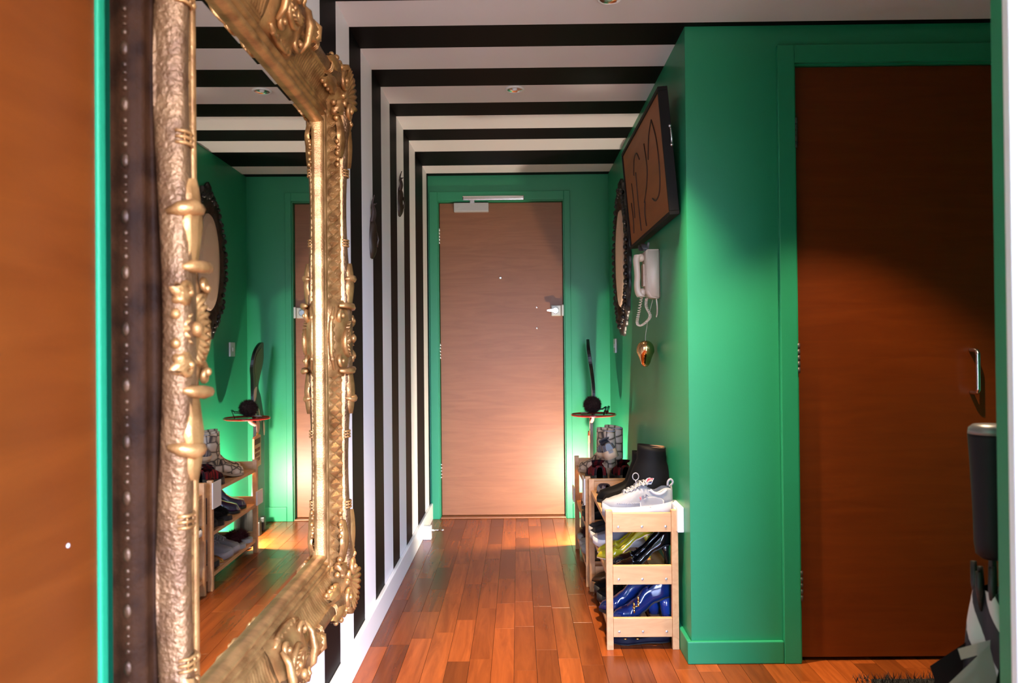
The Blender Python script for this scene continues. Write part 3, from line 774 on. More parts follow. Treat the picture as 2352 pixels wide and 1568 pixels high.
def sneaker(name, label, loc, rz, m_up, m_sole, m_lace, group=None, L=.265, W=.098, fila=False, tilt=0, m_in=None, rot=None):
    t = thing(name, label, 'shoe', loc, rot or (0, tilt, rz), group)
    x0 = -L/2; sc = L/.265
    ch = 1.0 if fila else 0.0
    zb = lambda s: (.030 + .016*ch + .008*max(0, 1-s*2.2) + .012*max(0, (s-.9)/.1))*sc
    ht = ht_tab([(0, .060*sc), (.05, .072*sc), (.12, .074*sc), (.24, .060*sc), (.36, .074*sc), (.46, .074*sc), (.60, .054*sc), (.78, .036*sc), (.92, .026*sc), (1, .006*sc)])
    if fila: h0 = ht; ht = lambda s: h0(s)*1.14
    op = lambda s, v: s < .36 and .27 < v < .73 and s > .045
    bm = B(); upper(bm, L, W*.93, zb, ht, op, x0=x0); bmesh.ops.solidify(bm, geom=bm.faces[:], thickness=.004*sc); up_ = obj('upper', bm, m_up, t)
    bm = B(); sole(bm, L, W, lambda s: zb(s)+.006+.010*max(0, 1-s*3), lambda s: zb(s)+.006+.010*max(0, 1-s*3)-(.002+.014*max(0, (s-.86)/.14)**1.5), x0=x0, grow=1.03, bulge=.05)
    so = obj('sole', bm, m_sole, t, True)
    if fila:
        for k in range(9):
            s = .06+.09*k; w_ = W/2*shoe_W(s)*1.07
            for sd in (-1, 1): boxo('tread_lug', x0+L*s-.008, x0+L*s+.008, sd*w_-.004, sd*w_+.004, .0025, .012, m_sole, so, .001)
    bm = B(); n = 14; rows = []                                  # tongue
    for i in range(n+1):
        s = i/n; q = .66-.36*s; w_ = (.022+.014*s)*sc
        rows.append([bm.verts.new((x0+L*q, k*w_, zb(q)+ht(q)+(.006+.022*max(0, s-.75)/.25)*sc-.004*k*k)) for k in (-1, -.5, 0, .5, 1)])
    for a, b in zip(rows, rows[1:]):
        for k in range(4): bm.faces.new((a[k], a[k+1], b[k+1], b[k]))
    bmesh.ops.solidify(bm, geom=bm.faces[:], thickness=.006*sc); tg = obj('tongue', bm, m_up, t, True)
    if m_lace:
        for k in range(6):
            q = .70-.055*k; z = zb(q)+ht(q)+.010*sc; h_ = (.018+.0025*k)*sc
            for s in (-1, 1):
                bm = B(); tube(bm, smooth_curve([(x0+L*q, -s*h_*1.15, z-.012*sc), (x0+L*(q-.012), -s*h_*.6, z), (x0+L*(q-.03), s*h_*.4, z+.003*sc), (x0+L*(q-.05), s*h_*1.2, z-.008*sc)], 4), .0026*sc, 6); obj('lace', bm, m_lace, t, True)
    if m_in: bm = B(); sole(bm, L*.40, W*.72, lambda s: .052*sc, lambda s: .004, x0=x0+.012); obj('insole', bm, m_in, t)
    return t, x0, zb, ht, sc

def boot(name, label, loc, rz, m_up, m_sole, shaft_h, L=.245, W=.088, heel=.03, m_in=None, group=None, flare=1.0, rot=None, sr=.048, sole_t=.012, taper=1.0):
    t = thing(name, label, 'boot', loc, rot or (0, 0, rz), group); x0 = -L/2
    zb = lambda s: sole_t + heel*lerp_tab([(0, 1), (.28, .95), (.45, .55), (.65, .05), (1, 0)], s)
    ht = ht_tab([(0, .065), (.1, .085), (.30, .10), (.42, .088), (.58, .062), (.78, .046), (.93, .036), (1, .008)])
    bm = B(); upper(bm, L, W*.94, zb, ht, None, x0=x0)
    rows = []; n = 24                                               # shaft
    zs0 = zb(.2)+.03; zs1 = zb(.2)+shaft_h
    for i in range(11):
        s = i/10; z = zs0+(zs1-zs0)*s; cx = x0+L*(.215-.01*s); k_f = max(0, 1-s/.66)**.75; rx = sr*(1.06-.04*s)*(1+(flare-1)*k_f); ry = sr*(.84+.02*s)*(1+(flare-1)*.5*k_f)
        rx *= 1+(taper-1)*s; ry *= 1+(taper-1)*s
        rows.append([bm.verts.new((cx+rx*math.cos(2*PI*k/n), ry*math.sin(2*PI*k/n), z+.008*math.cos(2*PI*k/n)*s)) for k in range(n)])
    for s in (.95, .80):                                            # inside of the shaft
        r = rows[10]; c = sum((v.co for v in r), Vector())/n
        rows.append([bm.verts.new((c.x+(v.co.x-c.x)*.92, c.y+(v.co.y-c.y)*.92, v.co.z-(1-s)*shaft_h*1.2+.01)) for v in r])
    for q, (a, b) in enumerate(zip(rows, rows[1:])):
        for k in range(n): f = bm.faces.new((a[k], a[(k+1) % n], b[(k+1) % n], b[k])); f.smooth = True
    bm.faces.new(rows[-1])
    obj('upper', bm, m_up, t)
    if m_in:
        bm = B(); r = [(v) for v in range(n)]; cx = x0+L*.205; k_ = taper
        a = [bm.verts.new((cx+sr*1.02*k_*.93*math.cos(2*PI*k/n), sr*.86*k_*.93*math.sin(2*PI*k/n), zs1-.002)) for k in r]; b = [bm.verts.new((cx+sr*1.0*k_*.9*math.cos(2*PI*k/n), sr*.84*k_*.9*math.sin(2*PI*k/n), zs1-.045)) for k in r]
        for k in r: bm.faces.new((a[k], a[(k+1) % n], b[(k+1) % n], b[k]))
        obj('lining', bm, m_in, t, True)
    bm = B(); sole(bm, L, W, lambda s: zb(s)+.003, lambda s: sole_t, x0=x0, grow=1.04); obj('sole', bm, m_sole, t)
    if heel > .012:
        bm = B(); prism(bm, [(x0+.0, .0), (x0+.058, .0), (x0+.072, heel+.004), (x0-.004, heel+.006)], -W*.34, W*.34, lambda a, b, d: (a, d, b)); obj('heel', bm, m_sole, t)
    return t

def pump(name, label, loc, rz, m_up, m_sole, heel=.095, L=.215, W=.078, group=None, straps=None, m_heel=None, block=False, boothigh=0, rot=None, m_in=None):
    t = thing(name, label, 'shoe', loc, rot or (0, 0, rz), group); x0 = -L/2
    plat = .004 if not block else .012
    zb = lambda s: plat + heel*lerp_tab([(0, 1), (.12, .97), (.30, .78), (.48, .40), (.62, .10), (.74, 0), (1, .01)], s)
    if boothigh: ht = ht_tab([(0, .05), (.06, .058+boothigh), (.3, .066+boothigh), (.45, .072), (.6, .060), (.8, .042), (.94, .028), (1, .005)])
    else: ht = ht_tab([(0, .048), (.05, .058), (.15, .052), (.35, .028), (.52, .026), (.68, .040), (.82, .032), (.95, .020), (1, .004)])
    op = (lambda s, v: s < .66 and .05+.12*abs(s-.4) < v*.6+.02 and (.24 < v < .76)) if not boothigh else (lambda s, v: .05 < s < .40 and .30 < v < .70)
    ww = lambda s: lerp_tab([(0, .26), (.05, .52), (.16, .64), (.36, .56), (.55, .74), (.70, 1.0), (.82, .88), (.93, .50), (1, .06)], s)
    bm = B(); upper(bm, L, W*.95, zb, ht, op, x0=x0, wf=ww, nth=24); bmesh.ops.solidify(bm, geom=bm.faces[:], thickness=.0025); obj('upper', bm, m_up, t)
    bm = B(); sole(bm, L, W, lambda s: zb(s)+.001, lambda s: plat if s > .55 else .004+plat*.2, x0=x0, wf=ww); obj('sole', bm, m_sole, t)
    bm = B(); r1, r2 = (.026, .021) if block else (.020, .0055)
    if heel < .02: box(bm, x0+.004, x0+.058, -.020, .020, .0005, heel+.003, .002)
    else: tube(bm, [(x0+.026, 0, heel+.004), (x0+.020, 0, heel*.72), (x0+.015, 0, heel*.35), (x0+.014, 0, .001)], [r1, (r1+r2)/2 if block else .011, r2*1.15, r2], 12); obj('heel', bm, m_heel or m_up, t, True)
    if m_in: bm = B(); sole(bm, L*.62, W*.78, lambda s: zb(s*.62)+.004, lambda s: .002, x0=x0+.006, wf=lambda s: ww(s*.62+.02)); obj('insole', bm, m_in, t)
    return t

M_wl = mat('white_leather', (.50, .50, .52), .5, bump=.05, bscale=120); M_ws = mat('white_rubber', (.36, .345, .37), .5); M_lace = mat('grey_white_lace', (.28, .27, .30), .7)
TOP, MID, LOW = ZS[2]+.0092, ZS[1]+.0092, ZS[0]+.0092
# white trainer with the FILA mark : toe towards the hall
sn, sx0, szb, sht, ssc = sneaker('white_trainer', 'chunky white trainer with red and navy side lettering on the rack top', (.440, 2.945, TOP), PI, M_wl, M_ws, M_lace, L=.262, W=.102, fila=True, m_in=mat('beige_lining', (.42, .36, .32), .8))
red = mat('red_print', (.62, .02, .03), .5); navy = mat('navy_print', (.015, .02, .09), .5)
# local +y faces the camera after the half turn
def side_y(s, zrel):
    w = .102*.93/2*shoe_W(s); h = sht(s); q = max(0, min(1, zrel/h)); a = math.asin(q**(1/.62)); return w*abs(math.cos(a))**.62
def word(txt, m, px, pz, size, ang, parent, s, ext=.0012):
    cu = bpy.data.curves.new('letters', 'FONT'); cu.body = txt; cu.size = size; cu.extrude = ext
    tmp = bpy.data.objects.new('tmp', cu); COL.objects.link(tmp); bpy.context.view_layer.update()
    me = bpy.data.meshes.new_from_object(tmp.evaluated_get(bpy.context.evaluated_depsgraph_get())); bpy.data.objects.remove(tmp)
    me.materials.clear(); me.materials.append(m)
    y = side_y(s, pz-szb(s))+.0065
    o = bpy.data.objects.new('brand_letters', me); COL.objects.link(o); o.parent = parent
    X = Vector((-math.cos(ang), 0, math.sin(ang))); N = Vector((0, .94, .34)); N = (N-X*N.dot(X)).normalized(); Yv = N.cross(X)
    o.matrix_local = Matrix(((X.x, Yv.x, N.x, px), (X.y, Yv.y, N.y, y), (X.z, Yv.z, N.z, pz), (0, 0, 0, 1)))
    return o
word('F', red, sx0+.262*.475, .076, .0165, .42, sn, .46); word('ILA', navy, sx0+.262*.44, .0805, .0165, .42, sn, .42)
tgx = sx0+.262*.36
bm = B(); prism(bm, [(tgx+.012, 0), (tgx-.014, 0), (tgx-.014, .022), (tgx+.012, .022)], 0, .003, lambda a, b, d: (a+b*-.5, .020+d*.4+b*-.25, szb(.36)+sht(.36)+.0+b*.9+d)); fb = obj('tongue_badge', bm, M_wl, sn)
for k, (c, a, b) in enumerate(((navy, .0105, .014), (red, .003, .010), (red, -.004, .002))):
    bm = B(); prism(bm, [(tgx-.012+a*.0+.0, .003+.006*k), (tgx+.008, .003+.006*k), (tgx+.008, .0075+.006*k), (tgx-.012, .0075+.006*k)], .0031, .0045, lambda a, b, d: (a+b*-.5, .020+d*.4+b*-.25, szb(.36)+sht(.36)+b*.9+d)); obj('flag_stripe', bm, c, fb)
bm = B(); lp = [(sx0+.262*.47+.004*math.sin(a)*0, .004+.0*a, .128+.0) for a in (0,)]
c0 = Vector((sx0+.262*.52, .006, .158)); tube(bm, [c0+Vector((.0115*math.sin(2*PI*k/18), 0, .0135*math.cos(2*PI*k/18))) for k in range(18)], .0018, 6, closed=True)
tube(bm, [c0+Vector((0, 0, -.0135)), c0+Vector((-.002, 0, -.03))], .0022, 6); obj('lace_loop', bm, M_lace, sn, True)
bm = B(); tube(bm, smooth_curve([(sx0+.010, 0, .118), (sx0-.003, 0, .134), (sx0+.004, 0, .146), (sx0+.014, 0, .138), (sx0+.016, 0, .122)], 5), .0045, 6); obj('heel_tab', bm, M_lace, sn, True)
bm = B()                                                          # raised side panel under the mark
rows = []
for i in range(13):
    s = .14+.34*i/12; row = []
    for j in range(7):
        zr = .006+.034*j/6*(1-.5*abs(2*i/12-1)**3); y = side_y(s, zr)+.0022; row.append(bm.verts.new((sx0+.262*s, y, szb(s)+zr)))
    rows.append(row)
for a, b in zip(rows, rows[1:]):
    for j in range(6): bm.faces.new((a[j], a[j+1], b[j+1], b[j]))
bmesh.ops.solidify(bm, geom=bm.faces[:], thickness=-.002); obj('side_panel', bm, M_wl, sn, True)
bm = B(); tube(bm, smooth_curve([(sx0+.262*s, side_y(s, z)+.002, szb(s)+z) for s, z in ((.10, .060), (.18, .048), (.26, .050), (.33, .064))], 5), .0052, 8); obj('padded_collar', bm, M_wl, sn, True)
bm = B(); 
for s in range(14):
    q = .40+.40*s/13; ball(bm, (sx0+.262*q, side_y(q, .020)+.001, szb(q)+.020), .0022, 1.6, .6, .8, 6, 4)
obj('stitching', bm, M_lace, sn)

# black boots behind the trainer
M_blk = mat('black_leather', (.004, .0035, .004), .6, spec=.12); M_blk2 = mat('black_suede', (.013, .011, .012), .85); M_tan = mat('tan_lining', (.42, .22, .10), .6); M_bsole = mat('black_rubber', (.008, .008, .008), .6)
boot('black_boot', 'tall black leather boot with tan lining standing behind the white trainer', (.455, 3.15, TOP), PI-.05, M_blk, M_bsole, .215, L=.255, W=.105, heel=.020, m_in=M_tan, flare=1.75, sr=.060, taper=.92)
boot('black_boot', 'black leather boot half hidden behind its taller neighbour on the rack top', (.452, 3.28, TOP), PI+.08, M_blk, M_bsole, .17, L=.262, W=.105, heel=.020, flare=1.6, sr=.056)

def plaid():
    m = bpy.data.materials.new('red_black_plaid'); m.use_nodes = True; nt = m.node_tree; b = nt.nodes['Principled BSDF']; b.inputs['Roughness'].default_value = .9; L = nt.links.new
    tc = nt.nodes.new('ShaderNodeTexCoord'); sp = nt.nodes.new('ShaderNodeSeparateXYZ'); L(tc.outputs['Object'], sp.inputs[0]); outs = []
    for ax, sc in (('X', 36.0), ('Y', 36.0)):
        a = nt.nodes.new('ShaderNodeMath'); a.operation = 'MULTIPLY'; a.inputs[1].default_value = sc; f = nt.nodes.new('ShaderNodeMath'); f.operation = 'FRACT'; g = nt.nodes.new('ShaderNodeMath'); g.operation = 'GREATER_THAN'; g.inputs[1].default_value = .5
        L(sp.outputs[ax], a.inputs[0]); L(a.outputs[0], f.inputs[0]); L(f.outputs[0], g.inputs[0]); outs.append(g.outputs[0])
    ad = nt.nodes.new('ShaderNodeMath'); ad.operation = 'ADD'; L(outs[0], ad.inputs[0]); L(outs[1], ad.inputs[1]); dv = nt.nodes.new('ShaderNodeMath'); dv.operation = 'MULTIPLY'; dv.inputs[1].default_value = .5; L(ad.outputs[0], dv.inputs[0])
    r = nt.nodes.new('ShaderNodeValToRGB'); r.color_ramp.interpolation = 'CONSTANT'; e = r.color_ramp.elements; e[0].color = (.42, .012, .016, 1); e[1].position = .4; e[1].color = (.12, .006, .010, 1); n = e.new(.9); n.color = (.010, .008, .012, 1)
    L(dv.outputs[0], r.inputs[0]); L(r.outputs[0], b.inputs['Base Color']); MATS['plaid'] = m; return m
def snake():
    m = bpy.data.materials.new('snakeskin'); m.use_nodes = True; nt = m.node_tree; b = nt.nodes['Principled BSDF']; b.inputs['Roughness'].default_value = .42; L = nt.links.new
    tc = nt.nodes.new('ShaderNodeTexCoord'); mp = nt.nodes.new('ShaderNodeMapping'); mp.inputs['Scale'].default_value = (1, 1, 1.1); L(tc.outputs['Object'], mp.inputs[0])
    v = nt.nodes.new('ShaderNodeTexVoronoi'); v.feature = 'DISTANCE_TO_EDGE'; v.inputs['Scale'].default_value = 24; v.inputs['Randomness'].default_value = .55; L(mp.outputs[0], v.inputs['Vector'])
    r = nt.nodes.new('ShaderNodeValToRGB'); e = r.color_ramp.elements; e[0].position = .03; e[0].color = (.05, .03, .02, 1); e[1].position = .22; e[1].color = (.66, .50, .37, 1); n = e.new(.08); n.color = (.42, .29, .19, 1)
    L(v.outputs['Distance'], r.inputs[0]); L(r.outputs[0], b.inputs['Base Color']); return m
M_plaid, M_snake = plaid(), snake()
M_cr = mat('cream_sole', (.62, .42, .26), .6)
# rack 2 top: plaid slippers, striped trainer lying on them, snakeskin boots
sneaker('plaid_slip_on', 'red and black plaid slip-on shoe under the striped trainer', (.372, 3.752, TOP), PI/2, M_plaid, M_bsole, None, L=.235, W=.105, m_in=M_blk2)
sneaker('plaid_slip_on', 'red and black plaid slip-on shoe by the wall on the far rack top', (.492, 3.752, TOP), PI/2, M_plaid, M_bsole, None, L=.235, W=.105, m_in=M_blk2)
def striped():
    m = bpy.data.materials.new('striped_canvas'); m.use_nodes = True; nt = m.node_tree; b = nt.nodes['Principled BSDF']; L = nt.links.new
    tc = nt.nodes.new('ShaderNodeTexCoord'); w = nt.nodes.new('ShaderNodeTexWave'); w.inputs['Scale'].default_value = 14; w.inputs['Distortion'].default_value = 2; L(tc.outputs['Object'], w.inputs[0])
    r = nt.nodes.new('ShaderNodeValToRGB'); r.color_ramp.interpolation = 'CONSTANT'; e = r.color_ramp.elements; e[0].color = (.10, .16, .24, 1); e[1].position = .35; e[1].color = (.55, .36, .25, 1); n = e.new(.62); n.color = (.03, .02, .03, 1); n = e.new(.8); n.color = (.45, .5, .55, 1)
    L(w.outputs['Fac'], r.inputs[0]); L(r.outputs[0], b.inputs['Base Color']); return m
sneaker('striped_trainer', 'cream-soled striped canvas trainer tipped on its side on the plaid shoe', (.428, 3.745, TOP+.124), PI, striped(), M_cr, None, L=.200, W=.085, rot=(-.35, 0, PI/2+.1), m_in=M_blk2)
boot('snakeskin_boot', 'beige snakeskin ankle boot standing upright on the far rack top', (.392, 4.00, TOP), 2.3, M_snake, mat('tan_sole', (.34, .22, .14), .6), .190, L=.235, W=.086, heel=.028, m_in=mat('grey_lining', (.38, .36, .38), .8), sr=.050)
boot('snakeskin_boot', 'beige snakeskin ankle boot beside the figure end of the far rack top', (.445, 4.125, TOP), 2.3, M_snake, MATS['tan_sole'], .190, L=.235, W=.086, heel=.028, m_in=MATS['grey_lining'], sr=.050)
# glittery flat behind the boots
M_gl = mat('silver_glitter', (.42, .38, .44), .3, .7, noise=.5, nscale=300)
pump('silver_ballet_flat', 'small silver glitter flat shoe behind the black boots', (.372, 3.425, TOP), PI/2, M_gl, M_bsole, heel=.006, L=.185, W=.068, m_in=M_blk2)

# rack 1 middle: yellow pumps, black patent heels, grey trainers
M_yel = mat('yellow_patent', (.62, .55, .018), .22, coat=.6); M_pat = mat('black_patent', (.006, .006, .008), .12, coat=1); M_blu = mat('blue_patent', (.010, .040, .24), .14, coat=1)
M_goldp = mat('gold_hardware', (.75, .48, .14), .2, 1); M_nude = mat('nude_insole', (.55, .40, .30), .6)
pump('black_patent_heel', 'shiny black patent stiletto on the middle shelf behind the rack end', (.455, 2.935, MID), PI+.04, M_pat, M_bsole, .096, L=.22, W=.080, m_in=M_blk2)
pump('black_patent_heel', 'shiny black patent stiletto next to the yellow shoe on the middle shelf', (.462, 3.02, MID), PI-.03, M_pat, M_bsole, .096, L=.22, W=.080, m_in=M_blk2)
pump('yellow_heel', 'glossy yellow pointed high heel on the middle shelf of the near rack', (.414, 3.105, MID), PI-.02, M_yel, M_nude, .096, L=.222, W=.078, m_in=M_nude)
pump('yellow_heel', 'glossy yellow pointed high heel behind its pair on the middle shelf', (.424, 3.19, MID), PI+.03, M_yel, M_nude, .096, L=.222, W=.078, m_in=M_nude)
M_gr = mat('grey_knit', (.30, .28, .31), .8, bump=.4, bscale=220); M_dk = mat('charcoal_knit', (.03, .03, .035), .85, bump=.4, bscale=220); M_pl = mat('pale_rubber', (.62, .58, .55), .6)
sneaker('grey_trainer', 'grey knit trainer behind the yellow heels on the middle shelf', (.43, 3.29, MID), PI, M_gr, M_pl, M_lace, L=.25, W=.084, m_in=M_dk)
sneaker('charcoal_trainer', 'charcoal knit trainer with pale sole at the far end of the middle shelf', (.43, 3.383, MID), PI, M_dk, M_pl, M_dk, L=.255, W=.084, m_in=M_blk2)
sneaker('charcoal_trainer', 'charcoal knit trainer with pale sole touching the rack leg', (.432, 3.478, MID), PI, M_dk, M_pl, M_dk, L=.255, W=.086, m_in=M_blk2)
# rack 1 bottom: blue patent ankle heels with gold bows, dark flats
def gold_bow(t, x, z):
    bm = B()
    for s in (-1, 1): ball(bm, (x, .034, z+s*.012), .007, .6, .8, 1.3, 8, 6)
    ball(bm, (x, .036, z), .005); tube(bm, [(x-.004, .034, z-.016), (x+.022, .030, z-.022)], .0022, 6)
    obj('gold_bow', bm, M_goldp, t, True)
b1 = pump('blue_heel', 'glossy royal blue high heel with gold bow on the bottom shelf', (.452, 2.94, LOW), PI+.03, M_blu, M_bsole, .084, L=.225, W=.082, block=True, boothigh=.006, m_in=M_nude, m_heel=M_blu)
gold_bow(b1, .018, .083); gold_bow(b1, .034, .060)
b2 = pump('blue_heel', 'glossy royal blue high heel behind its gold-bowed pair', (.415, 3.035, LOW), PI-.12, M_blu, M_bsole, .084, L=.225, W=.082, block=True, boothigh=.006, m_in=M_nude, m_heel=M_blu)
sneaker('black_flat_shoe', 'plain black lace-up shoe on the bottom shelf of the near rack', (.435, 3.145, LOW), PI, M_blk, M_bsole, M_blk, L=.26, W=.092, m_in=M_blk2)
sneaker('black_flat_shoe', 'plain black lace-up shoe beside the bronze loafers', (.435, 3.245, LOW), PI, M_blk, M_bsole, M_blk, L=.26, W=.092, m_in=M_blk2)
M_brz = mat('bronze_leather', (.22, .12, .05), .3, .6)
pump('bronze_loafer', 'bronze metallic loafer low on the near rack', (.43, 3.345, LOW), PI, M_brz, M_bsole, heel=.008, L=.235, W=.084, m_in=M_nude)
pump('bronze_loafer', 'bronze metallic loafer by the far leg of the near rack', (.43, 3.44, LOW), PI, M_brz, M_bsole, heel=.008, L=.235, W=.084, m_in=M_nude)
# rack 2 middle: purple-black boots, fur-trimmed shoes
M_pur = mat('purple_sheen_leather', (.028, .010, .060), .2, coat=.8)
boot('purple_black_boot', 'shiny purple-black ankle boot on the middle shelf of the far rack', (.43, 4.12, MID), 2.6, M_pur, M_bsole, .100, L=.235, W=.084, heel=.04, sr=.044)
boot('purple_black_boot', 'shiny purple-black ankle boot beside the black fluffy slipper', (.43, 4.01, MID), 2.75, M_pur, M_bsole, .100, L=.235, W=.084, heel=.04, sr=.044)

def fur(bm, c, r, n, ln, seed, sx=1, sy=1, sz=1, up=True):
    rnd = random.Random(seed); ball(bm, c, r*.8, sx, sy, sz, 12, 8)
    for i in range(n):
        z = rnd.uniform(-.25 if up else -1, 1); a = rnd.uniform(0, 2*PI); q = math.sqrt(max(0, 1-z*z))
        d = Vector((q*math.cos(a), q*math.sin(a), z)); p = Vector(c)+Vector((d.x*sx, d.y*sy, d.z*sz))*r*.74
        e = p+Vector((d.x+rnd.uniform(-.4, .4), d.y+rnd.uniform(-.4, .4), d.z+rnd.uniform(-.3, .3)))*ln
        s = d.orthogonal().normalized()*r*.024; s2 = d.cross(s)
        v = [bm.verts.new(p+s), bm.verts.new(p-s*.5+s2*.8), bm.verts.new(p-s*.5-s2*.8), bm.verts.new(e)]
        bm.faces.new((v[0], v[1], v[3])); bm.faces.new((v[1], v[2], v[3])); bm.faces.new((v[2], v[0], v[3]))
def slipper(label, loc, rz, m_fur, m_sole, seed, name='fluffy_slipper'):
    t = thing(name, label, 'slipper', loc, (0, 0, rz)); L = .245
    bm = B(); sole(bm, L, .098, lambda s: .022, lambda s: .022, x0=-L/2, grow=1.0); obj('sole', bm, m_sole, t)
    bm = B(); fur(bm, (.045, 0, .036), .052, 800, .018, seed, 1.25, .92, .62); obj('fur_band', bm, m_fur, t)
    return t
M_mar = mat('maroon_fur', (.060, .006, .012), .9); M_bfur = mat('black_fur', (.010, .009, .009), .9); M_gsole = mat('grey_foam', (.40, .41, .45), .7)
slipper('black fluffy slipper on the middle shelf of the far rack', (.43, 3.88, MID), PI-.1, M_bfur, M_bsole, 1)
slipper('black fluffy slipper next to the rack leg with the paper label', (.43, 3.775, MID), PI, M_bfur, M_bsole, 2)
sneaker('black_trainer', 'black knitted trainer on the middle shelf behind the paper label', (.43, 3.672, MID), PI, M_dk, M_bsole, M_dk, L=.25, W=.080, m_in=M_blk2)
# rack 2 bottom
slipper('maroon fluffy slipper with grey sole at the lamp end of the bottom shelf', (.43, 4.20, LOW), PI-.15, M_mar, M_gsole, 3)
slipper('maroon fluffy slipper with grey sole beside the pale trainers', (.43, 4.09, LOW), PI, M_mar, M_gsole, 4)
sneaker('pale_grey_trainer', 'pale grey trainer on the bottom shelf of the far rack', (.43, 3.985, LOW), PI, mat('pale_grey_canvas', (.45, .44, .46), .8), M_ws, M_lace, L=.255, W=.09, m_in=M_dk)
sneaker('pale_grey_trainer', 'pale grey trainer beside the tan shoe on the bottom shelf', (.43, 3.89, LOW), PI+.04, MATS['pale_grey_canvas'], M_ws, M_lace, L=.255, W=.09, m_in=M_dk)
pump('gold_sandal', 'gold metallic flat shoe on the bottom shelf of the far rack', (.43, 3.795, LOW), PI, M_goldp, M_nude, heel=.010, L=.23, W=.084, m_in=M_blk2)
sneaker('tan_shoe', 'tan suede shoe nearest the label leg on the bottom shelf', (.43, 3.695, LOW), PI, mat('tan_suede', (.26, .14, .07), .9), M_bsole, M_blk2, L=.25, W=.09, m_in=M_blk2)
# dark flat pumps pushed under the near rack
for k, (yy, lb) in enumerate(((2.93, 'navy flat pump with gold clasp on the floor under the near rack'), (3.05, 'navy flat pump on the floor further under the near rack'))):
    o = pump('navy_flat_pump', lb, (.44, yy, .0005), PI, mat('navy_suede', (.008, .008, .030), .7), M_bsole, heel=.004, L=.225, W=.08)
    o.scale = (1, 1, .78)
    for q in (.01, .055): 
        bm = B(); ball(bm, (q, .034, .030), .006, 1.2, .6, .7); obj('clasp', bm, M_goldp, o, True)

# ------------------------------------------------------------------ cut-out waiter figure holding a tray
FX, FY = .438, 4.745
fg = thing('waiter_figure', 'flat painted wooden waiter cut-out holding a red tray in the far corner', 'figure', (FX, FY, 0), (0, 0, -.085))
def cut(name, pts, d0, d1, m, par, sm=6, closed=True):
    out = [(p.x, p.y) for p in smooth_curve([(a, b, 0) for a, b in pts], sm, True)] if sm else pts
    bm = B(); prism(bm, out, d0, d1, lambda a, b, d: (d+.016*math.sin(max(0, b-.66)*9.5), (a*1.22 if not sm == 0 else a), b)); return obj(name, bm, m, par)
M_fk = mat('black_painted_board', (.012, .011, .010), .45); M_fg = mat('olive_painted_face', (.045, .085, .030), .5, noise=.15, nscale=20)
body = cut('silhouette_board', [(-.10, .08), (-.075, .45), (-.055, .62), (-.050, .74), (-.045, .84), (-.075, .93), (-.125, 1.00), (-.11, 1.08), (-.03, 1.13), (.06, 1.145), (.075, 1.10), (.10, 1.02), (.07, .93), (.06, .87), (.13, .79), (.145, .60), (.13, .40), (.115, .05)], -.009, .009, M_fk, fg, 6)
cut('painted_face', [(-.095, 1.00), (-.085, 1.07), (-.01, 1.105), (.05, 1.10), (.082, 1.02), (.058, .94), (.02, .885), (-.02, .885), (-.05, .94)], -.0105, -.0088, M_fg, body)
cut('shirt_front', [(-.040, .86), (.02, .875), (.0, .80), (-.030, .70), (-.045, .66), (-.045, .78)], -.0105, -.0088, mat('painted_shirt', (.60, .50, .40), .6), body, 5)
cut('painted_glove', [(-.050, .665), (.01, .675), (.02, .63), (-.01, .60), (-.045, .61)], -.0105, -.0088, mat('painted_pink', (.62, .28, .24), .6), body, 4)
cut('painted_cuff', [(-.050, .605), (-.015, .60), (-.01, .575), (-.03, .555), (-.05, .57)], -.0107, -.0088, mat('painted_yellow', (.75, .42, .05), .6), body, 4)
cut('red_sleeve', [(-.055, .575), (-.01, .575), (-.02, .53), (-.055, .53)], -.0104, -.0088, mat('painted_red', (.45, .03, .02), .6), body, 4)
cut('rear_hand', [(.115, .66), (.14, .64), (.145, .59), (.125, .57), (.115, .61)], -.0105, -.0088, mat('painted_skin', (.62, .45, .32), .6), body, 4)
cut('lapel_line', [(.02, .80), (.045, .76), (.06, .68), (.05, .66), (.035, .72)], -.0105, -.0088, mat('painted_shirt', (.60, .50, .40), .6), body, 4)
for s in (-1, 1): boxo('foot', -.03, .03, -.03+s*.065, .03+s*.065, .0005, .085, M_fk, fg, .006)
# notice hung on the figure
sg_m = mat('pale_wood_notice', (.50, .27, .15), .55, noise=.08, nscale=15); ink = mat('notice_ink', (.045, .018, .012), .7)
no = cut('notice_board', [(-.185, .41), (.0, .41), (.0, .585), (-.008, .593), (-.177, .593), (-.185, .585)], -.021, -.012, sg_m, fg, 0)
cut('notice_heading', [(-.170, .545), (-.015, .545), (-.015, .578), (-.170, .578)], -.0222, -.0211, ink, no, 0)
rnd = random.Random(8)
bm = B()
for r in range(3):
    y = -.165
    while y < -.03:
        w_ = rnd.uniform(.006, .013); z0 = .505-.030*r
        kind = rnd.random(); box(bm, -.0220, -.0211, y, y+.003, z0, z0+.018)
        box(bm, -.0220, -.0211, y+.0031, y+w_, z0+(.0 if kind < .5 else .015), z0+(.003 if kind < .5 else .018))
        y += w_+.005
obj('notice_lines', bm, ink, no)
ty = thing('serving_tray', 'round red lacquer tray held out by the painted waiter figure', 'tray', (FX-.0055, FY-.212, .701))
bm = B(); lathe(bm, [(.001, .0), (.118, .0), (.130, .003), (.131, .010), (.126, .010), (.118, .005), (.001, .005)], 40, cap=False); obj('tray_dish', bm, mat('red_lacquer', (.42, .015, .012), .18, coat=.6), ty, True)
bm = B(); tube(bm, [(.128*math.cos(2*PI*k/48), .128*math.sin(2*PI*k/48), .0105) for k in range(48)], .0028, 6, closed=True); obj('rolled_rim', bm, MATS['red_lacquer'], ty, True)
